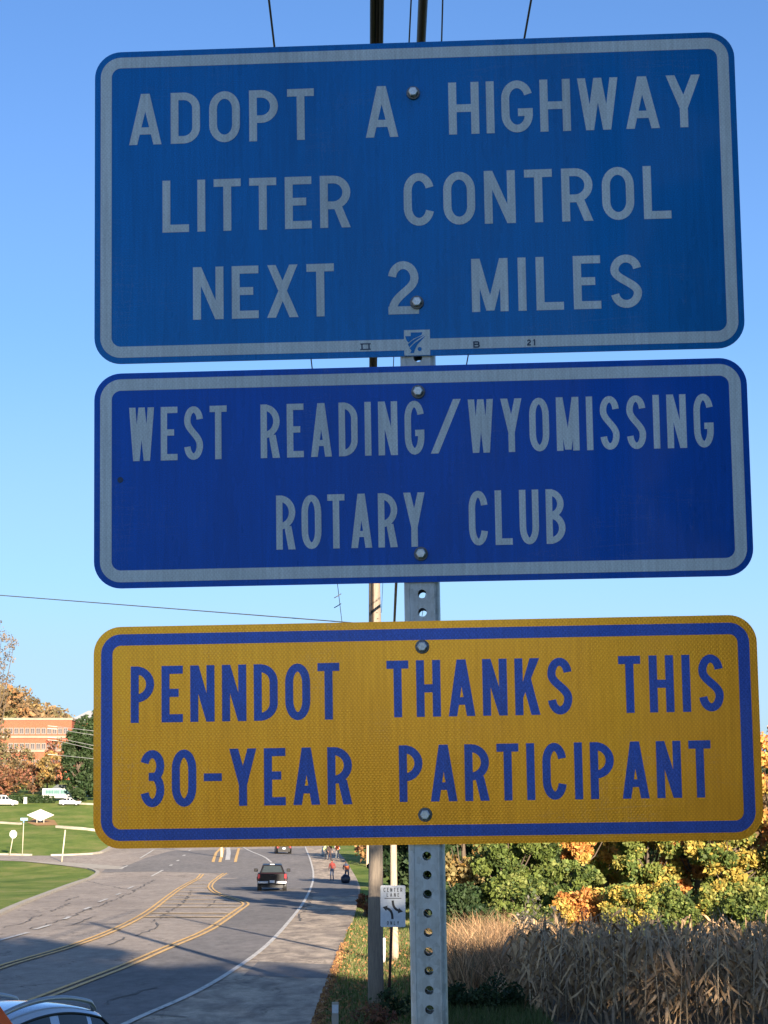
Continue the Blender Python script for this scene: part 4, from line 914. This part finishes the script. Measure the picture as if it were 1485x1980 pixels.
def corn_plant(x, y, s_):
    e = empty('corn_stalk', (x, y, gz(x, y)), rc_.uniform(0, 6.28)); e.scale = (s_, s_, s_); e.rotation_euler[0] = rc_.uniform(-.09, .09); e.rotation_euler[1] = rc_.uniform(-.12, .12)
    sm_, hh_ = stemmeshes[rc_.randrange(4)]; link('stem', sm_, e)
    for j in range(14):
        z = hh_ * (.16 + .84 * j / 14); l = link('leaf', leafmeshes[rc_.randrange(24)], e, (0, 0, z)); l.rotation_euler = (rc_.uniform(-.2, .2), 0, j * 3.0 + rc_.uniform(-.6, .6))
    tag(e, 'dry brown corn stalk standing in the near rows of the field', 'corn stalk', 'dry corn stalks in the near rows'); return e
def corn_left(Y): return (985 - CX) / FPX * Y
cnt = 0
for row in range(5):
    Y0 = 40 + row * .76; x = corn_left(Y0) + rc_.uniform(0, .3) + (1.2 if row == 0 else 0.3)
    while x < (1530 - CX) / FPX * Y0 and cnt < 190:
        cs_ = corn_plant(x, Y0 + rc_.uniform(-.12, .12), rc_.uniform(.86, 1.08)); cnt += 1; wr = ('frontmost', 'second', 'third', 'fourth', 'fifth')[row]; cs_['label'] = 'dry tan corn stalk with hanging leaves in the %s row of the field' % wr; cs_['group'] = 'corn stalks of the %s row' % wr; x += rc_.uniform(.14, .28)
# the rows behind, one mass
mb = MB(); mv = []; mf = []; mi = []
for row in range(9):
    Y0 = 43.8 + row * .8; x = (985 + row * 3 - CX) / FPX * Y0
    while x < (1600 - CX) / FPX * Y0:
        hh_ = rc_.uniform(1.4, 1.75); g_ = gz(x, Y0); b = len(mv); yj = Y0 + rc_.uniform(-.15, .15)
        for j in range(9):
            v_, f_ = corn_leaf(200 + rc_.randrange(60)); a = rc_.uniform(0, 6.28); ca, sa = math.cos(a), math.sin(a); z = hh_ * (.25 + .75 * j / 9); b = len(mv)
            v_ = v_[::2 * 2][:0] or v_
            mv += [(x + p.x * ca - p.y * sa, yj + p.x * sa + p.y * ca, g_ + z + p.z) for p in v_]; mf += [tuple(b + i for i in f) for f in f_]; mi += [rc_.randrange(3)] * len(f_)
        b = len(mv); mv += [(x - .012, yj, g_), (x + .012, yj, g_), (x + .008, yj, g_ + hh_), (x - .008, yj, g_ + hh_)]; mf.append((b, b + 1, b + 2, b + 3)); mi.append(1)
        x += rc_.uniform(.2, .4)
me = bpy.data.meshes.new('corn_rows'); me.from_pydata(mv, [], mf); [me.materials.append(m) for m in lfm]; me.polygons.foreach_set('material_index', mi)
tag(link('corn_rows', me), 'dry corn filling the field behind the near rows', kind='stuff')

# grass blades, tall dry grass, fallen leaves
def blades_mesh(name, pts, hgt, wid, pal, lean=.5):
    n = len(pts); P = np.array(pts); a = RNG.uniform(0, 2 * PI, n); h_ = hgt * RNG.uniform(.5, 1.4, n); dx = np.cos(a); dy = np.sin(a); ll = lean * RNG.uniform(0, 1, n) * h_; la = RNG.uniform(0, 2 * PI, n)
    w_ = wid * RNG.uniform(.6, 1.3, n); b0 = P + np.stack([dx * w_, dy * w_, 0 * w_], 1); b1 = P - np.stack([dx * w_, dy * w_, 0 * w_], 1); m0 = P + np.stack([np.cos(la) * ll * .35 + dx * w_ * .6, np.sin(la) * ll * .35 + dy * w_ * .6, h_ * .6], 1)
    m1 = P + np.stack([np.cos(la) * ll * .35 - dx * w_ * .6, np.sin(la) * ll * .35 - dy * w_ * .6, h_ * .6], 1); t = P + np.stack([np.cos(la) * ll, np.sin(la) * ll, h_], 1); V = np.stack([b0, b1, m0, m1, t], 1).reshape(-1, 3)
    F = []
    for i in range(n): k = 5 * i; F += [(k, k + 1, k + 3, k + 2), (k + 2, k + 3, k + 4)]
    me = bpy.data.meshes.new(name); me.from_pydata(V.tolist(), [], F); at_ = me.attributes.new('tint', 'FLOAT_COLOR', 'POINT'); pp = np.array(pal); c4 = np.ones((n, 4)); c4[:, :3] = pp[RNG.integers(0, len(pp), n)] * RNG.uniform(.7, 1.3, (n, 1)); at_.data.foreach_set('color', np.repeat(c4, 5, 0).ravel()); me.materials.append(M['leaf']); return link(name, me)
edge_y = np.array([p.y for p in shoulder_edge]); edge_x = np.array([p.x for p in shoulder_edge])
def scatter(n, xa, xb, ya, yb, clear=.1):
    o = []
    while len(o) < n:
        y = 1 / random.uniform(1 / yb, 1 / ya); x = random.uniform(xa, xb); ex = np.interp(y, edge_y, edge_x)
        if x < ex + clear + .15 * math.sin(y * 3): continue
        o.append((x, y, gz(x, y) + .0))
    return o
GP_ = [(.08, .13, .025), (.11, .15, .035), (.055, .085, .02), (.22, .19, .08), (.26, .19, .10)]
tag(blades_mesh('verge_grass', scatter(60000, -2.5, 3.2, 34, 130), .11, .010, GP_), 'short green grass on the verge by the shoulder', kind='stuff')
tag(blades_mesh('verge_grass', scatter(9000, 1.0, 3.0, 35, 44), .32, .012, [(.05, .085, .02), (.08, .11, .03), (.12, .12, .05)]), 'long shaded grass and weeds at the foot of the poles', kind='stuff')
tufts = []
for _ in range(95):
    y = random.uniform(46, 64); px = random.gauss(945, 42) if random.random() < .8 else random.uniform(868, 1100); tufts.append(((px - CX) / FPX * y, y))
dg = []
for _ in range(10000):
    cx_, cy_ = random.choice(tufts); x = cx_ + random.gauss(0, .16); y = cy_ + random.gauss(0, .25); dg.append((x, y, gz(x, y) - .5 * abs(math.sin(cx_ * 7 + cy_ * 3)) - random.uniform(0, .15)))
tag(blades_mesh('dry_grass', dg, 1.2, .019, [(.50, .29, .15), (.38, .23, .12), (.58, .36, .20), (.24, .16, .09), (.17, .13, .07)], 1.2), 'tall tawny dry grass in front of the green bushy tree', kind='stuff')
tree('bare_shrub', at_d(1042, 50), 2.1, .75, 'grey', 1500, .05, 'greyish nearly bare shrub at the left end of the corn', cat='shrub', low=.1, clumps=40, spread=.3, trunk=.03)
for (px, Yd, h_, r_, pl, n_, nm) in ((905, 41, .85, .55, 'dark', 2600, 'low dark green weed bush at the field corner'), (965, 41.5, .8, .5, 'dark', 2200, 'dark weed clump among the first corn stalks'), (722, 42.4, .55, .45, 'rust', 800, 'small reddish weed at the foot of the grey pole'), (765, 44, .6, .5, 'dark', 900, 'dark weed clump at the foot of the lane sign'), (620, 39.5, .35, .2, 'rust', 260, 'small dry weed at the edge of the shoulder')):
    tree('weed_bush', at_d(px, Yd), h_, r_, pl, n_, .045, nm, cat='weeds', group='weed clumps on the verge', low=0, clumps=22, spread=.34, trunk=.01)
P = []
for _ in range(1500):
    y = 1 / random.uniform(1 / 75, 1 / 40); ex = np.interp(y, edge_y, edge_x); x = ex + abs(random.gauss(0, .13)) - .10; P.append((x, y, gz(x, y) + .06 + random.random() * .05))
for _ in range(1500):
    y = 1 / random.uniform(1 / 90, 1 / 38); ex = np.interp(y, edge_y, edge_x); x = ex + random.random() ** 1.6 * 2.2; P.append((x, y, gz(x, y) + .07 + random.random() * .06))
tag(link('fallen_leaves', leaves_mesh('fallen_leaves', np.array(P), .05, np.array([(.36, .17, .07), (.40, .23, .09), (.22, .11, .055)])[RNG.integers(0, 3, len(P))], M['leaf'])), 'orange brown fallen leaves along the shoulder edge', kind='stuff')

# ------------------------------------------------------------------ vehicles
def paint(name, c, metal=.3, rough=.25, spec=.5, coat=.8):
    t = Mt(name); f_ = t.noise(40, 3, .5); t.set(t.ramp(f_, [(.3, tuple(x * .94 for x in c)), (.7, c)]), rough, metal); t.p.inputs['Specular IOR Level'].default_value = spec; t.p.inputs['Coat Weight'].default_value = coat; t.p.inputs['Coat Roughness'].default_value = .04; return t.m
def wheel(e, x, y, r, w_=.22):
    t = MB(); t.tube([(x - w_ / 2, y, r), (x - w_ / 2 + .03, y, r), (x + w_ / 2 - .03, y, r), (x + w_ / 2, y, r)], [r * .93, r, r, r * .93], 20); wo = t.build('wheel', M['black'], e)
    s_ = 1 if x > 0 else -1; h = MB(); h.tube([(x + s_ * (w_ / 2 - .02), y, r), (x + s_ * (w_ / 2 + .012), y, r)], [r * .6, r * .55], 14); h.build('rim', M['alu'], wo)
def sedan(name, loc_, rz, L, Wd, H, body, label, tall=False, cat='car'):
    """lofted car body: +y is the front"""
    e = empty(name, loc_, rz); hw = Wd / 2; N = 61; ys = np.linspace(-L / 2, L / 2, N); u = (ys + L / 2) / L
    if tall: rs, re, fs_, fe = .02, .17, .60, .76
    else: rs, re, fs_, fe = .10, .28, .56, .74
    belt = np.interp(u, [0, .03, .5, .72, .95, 1], [.62, .66, .62, .60, .47, .34]) * H
    def sm_(a, b, x): t_ = np.clip((x - a) / (b - a), 0, 1); return t_ * t_ * (3 - 2 * t_)
    cab = np.minimum(np.clip((u - rs) / (re - rs), 0, 1) ** .7, np.clip((fe - u) / (fe - fs_), 0, 1) ** .8); cab = np.clip(cab, 0, 1); crown = 1 - (.17 if tall else .10) * ((u - .42) / .3) ** 2
    roof = belt + (H * np.clip(crown, .8, 1) - belt) * cab
    plan = np.sqrt(np.clip(1 - np.abs(2 * u - 1) ** 7, 0, 1)) * .12 + .88; plan[0] *= .9; plan[-1] *= .82
    V = []; 
    for i in range(N):
        w0 = hw * plan[i]; rw = w0 * (.90 - .17 * cab[i]); zb_, zr__ = belt[i], roof[i]; pf = [(w0 * .93, .24), (w0, .40), (w0, .52 * zb_ + .1), (w0 * .975, zb_ - .03), (w0 * .95, zb_), (rw + .015, zr__ - .10 * cab[i]), (rw - .03, zr__ - .045 * cab[i]), (rw * .82, zr__ - .012 * cab[i]), (rw * .5, zr__ + .012 * cab[i]), (0, zr__ + .022 * cab[i])]
        row = [(x, ys[i], z) for x, z in pf]; row += [(-x, ys[i], z) for x, z in pf[:-1]][::-1]; V += row
    K = 19; body_b = MB(); win = MB(); trimb = MB(); bf = []; gf = []
    for i in range(N - 1):
        for k in range(K - 1):
            f_ = (i * K + k, (i + 1) * K + k, (i + 1) * K + k + 1, i * K + k + 1); uu = (u[i] + u[i + 1]) / 2; side = k in (4, 13)
            pillar = any(abs(uu - p) < .010 for p in ((.22, .40, .54) if tall else (.36, .50)))
            inside = min(cab[i], cab[i + 1]) > .35
            topf = k in (7, 8, 9, 10); ws = fs_ + .025 < uu < fe - .012; rw_ = rs + .02 < uu < re - .03
            if (side and inside and not pillar) or ((topf or k in (6, 11)) and (ws or rw_)): gf.append(f_)
            else: bf.append(f_)
    body_b.add(V, bf, 0, True); body_b.f += [[k for k in range(K)][::-1], [(N - 1) * K + k for k in range(K)]]; body_b.m += [0, 0]; body_b.sm += [False, False]; body_b.build('body', body, e)
    win.add(V, gf, 0, True); win.build('window', M['glass'], e)
    for sx in (-1, 1):
        for yy_ in (-L * .30, L * .31): wheel(e, sx * (hw - .12), yy_, .34 if tall else .31)
        pts = []; pt2 = []
        for i in range(N):
            if cab[i] > .30: w0 = hw * plan[i]; rw = w0 * (.90 - .17 * cab[i]); pts.append((sx * (rw + .02), ys[i], roof[i] - .10 * cab[i])); 
            if u[i] > re - .02 and u[i] < fs_ + .01: w0 = hw * plan[i]; pt2.append((sx * w0 * .62, ys[i], roof[i] + .07 if re < u[i] < fs_ - .01 else roof[i] + .0))
        tr = MB(); tr.tube(pts, .016, 6); tr.build('window_trim', M['black'] if not tall else M['black'], e)
        if tall: rl = MB(); rl.tube(pt2, .034, 8); rl.build('roof_rail', M['alu'], e)
        mm = MB(); mm.box((sx * (hw + .1), L * .16, belt[N // 2] + .06), (.2, .1, .14)); mm.build('mirror', body, e, bevel=.03)
        hl = MB(); hl.box((sx * hw * .7, L / 2 - .10, .62), (.34, .12, .14)); hl.build('headlight', M['sign_white'], e, bevel=.02)
        tl = MB(); tl.box((sx * hw * .74, -L / 2 + .05, .55 * H), (.28, .1, .22)); tl.build('tail_light', TL, e, bevel=.02)
    pl = MB(); pl.box((0, -L / 2 - .01, .62), (.32, .03, .16)); pl.build('licence_plate', M['sign_white'], e)
    tag(e, label, cat); return e
TL = pm('red_lamp', (.30, .02, .03), rough=.2)
silver = paint('silver_blue_paint', (.68, .74, .80), .6, .22); whitep = paint('white_car_paint', (.8, .78, .72), .0, .3); darkp = paint('dark_maroon_paint', (.024, .006, .010), .0, .4, .2, .3); blackp = paint('black_car_paint', (.010, .009, .010), .0, .45, .15, .15)
suv = sedan('parked_suv', (-4.35, 26.2, 0), R(-30), 4.7, 1.92, 1.86, silver, 'silver crossover with roof rails parked at the lower left corner', True)
wl = gp(136, 1557.5); sedan('white_car', wl, R(-90), 3.4, 1.6, 1.25, whitep, 'white car parked below the monument sign', False)
wl = gp(8, 1558); sedan('white_car', wl, R(-80), 4.4, 1.75, 1.6, whitep, 'white car at the left photo edge by the hedge', True)
cl_ = gp(547, 1651); sedan('dark_car', cl_, R(6), 4.4, 1.78, 1.35, blackp, 'dark car driving away just under the golden sign', False)
def pickup(loc_, rz):
    e = empty('pickup_truck', loc_, rz); tag(e, 'dark maroon pickup truck driving away in the right lane', 'pickup truck'); p = darkp
    m_ = MB()
    m_.prism([(-1.0, .55), (1.0, .55), (1.02, .8), (1.0, 1.12), (.94, 1.22), (-.94, 1.22), (-1.0, 1.12), (-1.02, .8)], 1.75, 5.6); m_.build('body', p, e, bevel=.04)
    m_ = MB()
    for sx in (-1, 1): m_.prism([(sx * 1.0, .55), (sx * 1.02, .8), (sx * 1.0, 1.15), (sx * .94, 1.27), (sx * .84, 1.27), (sx * .84, .6)], -.28, 1.745)
    m_.build('bed_side', p, e, bevel=.02)
    m_ = MB(); m_.box((0, .75, .62), (1.66, 1.9, .08)); m_.build('bed_floor', M['black'], e)
    m_ = MB(); m_.prism([(-.83, .60), (.83, .60), (.83, 1.22), (-.83, 1.22)], -.30, -.22); tg = m_.build('tailgate', blackp, e, bevel=.02)
    m_ = MB(); m_.box((0, -.32, 1.10), (.3, .03, .06)); m_.build('handle', M['black'], tg)
    V = []
    for y_, z_, w_ in ((1.80, 1.22, .86), (2.02, 1.76, .64), (2.9, 1.84, .66), (3.5, 1.78, .65), (4.3, 1.24, .86)): V += [(-w_, y_, z_), (w_, y_, z_)]
    V += [(-.86, 1.8, 1.15), (.86, 1.8, 1.15), (.86, 4.3, 1.15), (-.86, 4.3, 1.15)]
    m_ = MB(); m_.add(V, [(0, 1, 3, 2), (2, 3, 5, 4), (4, 5, 7, 6), (6, 7, 9, 8), (1, 9, 7, 5, 3), (0, 2, 4, 6, 8), (10, 13, 12, 11)]); m_.build('cab', blackp, e, bevel=.05)
    m_ = MB(); m_.add([(-.72, 1.80, 1.27), (.72, 1.80, 1.27), (.56, 1.965, 1.69), (-.56, 1.965, 1.69)], [(0, 1, 2, 3)]); v = [(x, y - .02, z) for x, y, z in m_.v]; m_.v = v; m_.build('rear_window', pm('sky_lit_glass', (.035, .042, .04), rough=.08, spec=1.0), e)
    for sx in (-1, 1):
        m_ = MB(); m_.add([(sx * .875, 2.1, 1.28), (sx * .875, 4.0, 1.28), (sx * .70, 3.45, 1.72), (sx * .70, 2.2, 1.72)], [(0, 1, 2, 3)]); m_.build('side_window', M['glass'], e)
        m_ = MB(); m_.box((sx * .90, -.31, 1.04), (.15, .07, .30)); m_.build('tail_light', TL, e, bevel=.01)
        m_ = MB(); m_.box((sx * 1.14, 3.9, 1.38), (.26, .12, .22)); m_.build('mirror', blackp, e, bevel=.03)
        m_ = MB(); m_.box((sx * .62, -.42, .63), (.72, .2, .17)); m_.build('bumper', M['alu'], e, bevel=.03)
        for yy_ in (.45, 4.4): wheel(e, sx * .86, yy_, .41, .28)
        m_ = MB(); m_.prism([(-.1, .78), (.9, .78), (.75, 1.0), (.05, 1.0)], sx * .99, sx * 1.05, axis='x'); m_.build('fender', p, e, bevel=.02)
    m_ = MB(); m_.box((0, -.40, .68), (.34, .04, .17)); m_.build('licence_plate', M['sign_white'], e)
    m_ = MB(); m_.box((0, 2.02, 1.80), (.30, .06, .05)); m_.build('brake_light', M['sign_white'], e)
    m_ = MB(); m_.box((0, 2.4, .42), (1.5, 5.0, .3)); m_.build('chassis', M['black'], e)
    return e
tb_ = gp(526, 1724); pickup(tb_, R(3))

# ------------------------------------------------------------------ people
SKIN = pm('skin', (.52, .30, .20), rough=.6); HAIR = pm('dark_hair', (.05, .03, .02), rough=.7); DENIM = pm('denim', (.07, .11, .19), scale=30, rough=.9)
KHAKI = pm('grey_trousers', (.22, .22, .22), rough=.9); MAROON = pm('maroon_shirt', (.22, .035, .03), rough=.9); DKCL = pm('dark_clothes', (.05, .03, .03), rough=.9); VEST = pm('orange_vest', (.85, .19, .05), (.75, .14, .04), 10, .7); LIME = pm('pale_lime_top', (.75, .78, .35), rough=.8); BLUEJ = pm('dark_blue_trousers', (.04, .06, .11), rough=.9); WHT = pm('white_shirt', (.75, .75, .72), rough=.9)
def person(loc_, rz, label, top, legs, pose='stand', vest=None, hat=None, scale=1.0):
    e = empty('person', loc_, rz); tag(e, label, 'person', 'people on the shoulder')
    # joints, +y is the facing direction
    if pose == 'crouch':
        J = dict(pel=(0, 0, .46), che=(0, .16, .86), nec=(0, .26, 1.04), hea=(0, .34, 1.20), sl=(-.19, .2, .98), el=(-.27, .38, .74), wl=(-.18, .56, .66), sr=(.19, .2, .98), er=(.27, .38, .74), wr=(.18, .56, .66), hl=(-.10, 0, .45), kl=(-.17, .40, .48), al=(-.15, .14, .08), tl=(-.15, .34, .05), hr=(.10, 0, .45), kr=(.17, .40, .48), ar=(.15, .14, .08), tr=(.15, .34, .05))
    elif pose == 'bend':
        J = dict(pel=(0, 0, .92), che=(0, .22, 1.24), nec=(0, .34, 1.40), hea=(0, .46, 1.50), sl=(-.2, .28, 1.34), el=(-.26, .36, 1.06), wl=(-.14, .54, .94), sr=(.2, .28, 1.34), er=(.28, .36, 1.06), wr=(.16, .56, .94), hl=(-.10, 0, .90), kl=(-.13, .08, .50), al=(-.14, -.04, .09), tl=(-.14, .16, .05), hr=(.10, 0, .90), kr=(.14, .04, .5), ar=(.16, .0, .09), tr=(.16, .2, .05))
    else:
        J = dict(pel=(0, 0, .95), che=(0, .01, 1.30), nec=(0, .0, 1.50), hea=(0, .03, 1.63), sl=(-.20, 0, 1.42), el=(-.27, -.03, 1.13), wl=(-.25, .14, .92), sr=(.20, 0, 1.42), er=(.27, -.03, 1.13), wr=(.22, .16, .95), hl=(-.10, 0, .92), kl=(-.12, .10, .50), al=(-.13, .0, .09), tl=(-.13, .2, .05), hr=(.10, 0, .92), kr=(.12, .0, .50), ar=(.14, -.1, .09), tr=(.14, .1, .05))
    RD = dict(pel=.150, che=.165, nec=.06, hea=.105, sl=.075, el=.048, wl=.032, sr=.075, er=.048, wr=.032, hl=.10, kl=.062, al=.046, tl=.045, hr=.10, kr=.062, ar=.046, tr=.045)
    E_ = [('pel', 'che'), ('che', 'nec'), ('nec', 'hea'), ('che', 'sl'), ('sl', 'el'), ('el', 'wl'), ('che', 'sr'), ('sr', 'er'), ('er', 'wr'), ('pel', 'hl'), ('hl', 'kl'), ('kl', 'al'), ('al', 'tl'), ('pel', 'hr'), ('hr', 'kr'), ('kr', 'ar'), ('ar', 'tr')]
    ks = list(J); vs_ = [Vector(J[k]) for k in ks]; es = [(ks.index(a), ks.index(b)) for a, b in E_]
    for s_ in ('l', 'r'):      # palm, four fingers and thumb
        wv = Vector(J['w' + s_]); ev = Vector(J['e' + s_]); dv = (wv - ev).normalized(); sd = dv.cross(Vector((1, 0, 0))).normalized(); i0 = ks.index('w' + s_); pi = len(vs_); vs_.append(wv + dv * .08); ks.append('p' + s_); RD['p' + s_] = .034; es.append((i0, pi))
        for j, (off_, ln_) in enumerate(((-.027, .07), (-.009, .08), (.009, .075), (.027, .06))): vs_.append(wv + dv * (.09 + ln_) + sd * off_); ks.append('f' + s_ + str(j)); RD['f' + s_ + str(j)] = .009; es.append((pi, len(vs_) - 1))
        vs_.append(wv + dv * .08 + sd * -.06); ks.append('t_' + s_); RD['t_' + s_] = .011; es.append((pi, len(vs_) - 1))
    me = bpy.data.meshes.new('body'); me.from_pydata(vs_, es, []); o = link('body', me, None)
    sk = o.modifiers.new('skin', 'SKIN'); sl = me.skin_vertices[0].data
    for i, k in enumerate(ks): sl[i].radius = (RD[k], RD[k] * (.75 if k in ('pel', 'che') else 1)); sl[i].use_root = (k == 'pel')
    sb = o.modifiers.new('sub', 'SUBSURF'); sb.levels = 1; sb.render_levels = 1
    dg_ = bpy.context.evaluated_depsgraph_get(); nm_ = bpy.data.meshes.new_from_object(o.evaluated_get(dg_)); bpy.data.objects.remove(o)
    nm_.materials.clear(); [nm_.materials.append(m) for m in (SKIN, top, legs, M['black'])]
    hp = Vector(J['pel']); nk = Vector(J['nec']); wl_ = Vector(J['wl']); wr_ = Vector(J['wr'])
    def dseg(p, a, b): a = Vector(a); b = Vector(b); t_ = max(0, min(1, (p - a).dot(b - a) / (b - a).length_squared)); return (p - a - (b - a) * t_).length
    for f_ in nm_.polygons:
        c_ = f_.center; f_.use_smooth = True
        best = min(((dseg(c_, J[a], J[b]) - RD[a] * .5, a, b) for a, b in E_), key=lambda t_: t_[0]); ab = best[1] + best[2]
        if best[2] == 'hea' : mi_ = 0
        elif best[2] in ('tl', 'tr'): mi_ = 3
        elif best[2] in ('hl', 'hr', 'kl', 'kr', 'al', 'ar'): mi_ = 2
        elif best[2] in ('wl', 'wr'): mi_ = 0 if (c_ - Vector(J[best[2]])).length < .05 or (c_ - Vector(J[best[1]])).length > .27 else 1
        else: mi_ = 1
        if min((c_ - wl_).length, (c_ - wr_).length) < .06: mi_ = 0
        f_.material_index = mi_
    link('body', nm_, e)
    hd_ = Vector(J['hea']); up = (hd_ - nk).normalized()
    hb_ = bmesh.new(); bmesh.ops.create_uvsphere(hb_, u_segments=14, v_segments=10, radius=.118); 
    for v in hb_.verts: v.co = Vector((v.co.x * .86, v.co.y * 1.0 - .012, v.co.z * 1.05 + .03)) + hd_
    bmesh.ops.delete(hb_, geom=[v for v in hb_.verts if v.co.z < hd_.z + .01 and v.co.y > hd_.y - .01], context='VERTS'); hm = bpy.data.meshes.new('hair'); hb_.to_mesh(hm); hb_.free(); hm.materials.append(HAIR); link('hair', hm, e)
    fc = MB(); fc.box(hd_ + Vector((0, .115, -.01)), (.026, .04, .045)); fc.build('nose', SKIN, e)
    for sx in (-1, 1):
        ey = MB(); ey.box(hd_ + Vector((sx * .036, .098, .02)), (.024, .012, .012)); ey.build('eye', HAIR, e); er = MB(); er.box(hd_ + Vector((sx * .104, -.005, 0)), (.02, .035, .055)); er.build('ear', SKIN, e)
    mo = MB(); mo.box(hd_ + Vector((0, .100, -.052)), (.045, .012, .010)); mo.build('mouth', MAROON, e)
    if vest:
        t_ = MB(); ce = Vector(J['che']); pe = Vector(J['pel']); ax = ce - pe; rows = []
        for k, (tt_, rx_, ry_) in enumerate(((.12, .185, .145), (.5, .19, .15), (.9, .215, .155), (1.22, .215, .13), (1.42, .11, .09))): c_ = pe + ax * tt_; rows.append([c_ + Vector((rx_ * math.cos(2 * PI * j / 16), ry_ * math.sin(2 * PI * j / 16), 0)) for j in range(16)])
        t_.add([p for r_ in rows for p in r_], [(i * 16 + j, i * 16 + (j + 1) % 16, (i + 1) * 16 + (j + 1) % 16, (i + 1) * 16 + j) for i in range(4) for j in range(16)], 0, True); t_.build('vest', vest, e)
    if hat:
        t_ = MB(); t_.tube([hd_ + Vector((0, 0, .045)), hd_ + Vector((0, 0, .06)), hd_ + Vector((0, 0, .12)), hd_ + Vector((0, 0, .155))], [.155, .125, .115, .05], 14); t_.build('hat', hat, e)
    e.scale = (scale,) * 3; return e
person(gp(642, 1703), R(160), 'person in a maroon shirt and blue jeans standing in shade on the shoulder', MAROON, DENIM, 'stand')
person(gp(671, 1704), R(15), 'person in an orange vest bending over the dark bag', BLUEJ, BLUEJ, 'bend', vest=VEST, hat=None)
person(gp(637, 1664), R(200), 'person in dark clothes walking behind the maroon shirt', DKCL, DKCL, 'stand')
person(gp(652, 1661), R(180), 'tallest-looking worker in an orange vest at the golden sign edge', WHT, KHAKI, 'stand', vest=VEST, hat=VEST)
person(gp(631, 1663), R(170), 'person in a pale lime top beside the white barrel', LIME, KHAKI, 'stand', hat=LIME)
b = gp(668, 1709); e = empty('litter_bag', b); bm_ = bmesh.new(); bmesh.ops.create_icosphere(bm_, subdivisions=3, radius=.4)
for v in bm_.verts:
    n_ = .05 * math.sin(v.co.x * 17 + v.co.z * 9) + .04 * math.sin(v.co.y * 23 + v.co.z * 14); v.co = Vector((v.co.x * (.95 + n_), v.co.y * (.8 + n_), max(-.36, v.co.z) * (.95 + n_) + .35 + (.25 * max(0, v.co.z - .25))))
hm = bpy.data.meshes.new('sack'); bm_.to_mesh(hm); bm_.free(); hm.materials.append(pm('dark_blue_plastic', (.015, .02, .04), rough=.3)); [setattr(p, 'use_smooth', True) for p in hm.polygons]; link('sack', hm, e)
kn = MB(); kn.tube([(0, 0, .78), (.02, 0, .9), (.07, 0, 1.0)], [.05, .04, .09], 8); kn.build('knot', M['black'], e); tag(e, 'bulging dark litter bag on the shoulder in front of the bending worker', 'bag')
b = gp(626, 1655); e = empty('traffic_barrel', b); t_ = MB(); t_.tube([(0, 0, 0), (0, 0, .5), (0, 0, .95), (0, 0, 1.02)], [.27, .24, .2, .1], 12); t_.build('drum', M['white'], e); t_ = MB(); t_.tube([(0, 0, 0), (0, 0, .06)], .36, 12); t_.build('base', M['black'], e); tag(e, 'white barrel on the shoulder beside the lime topped person', 'barrel')
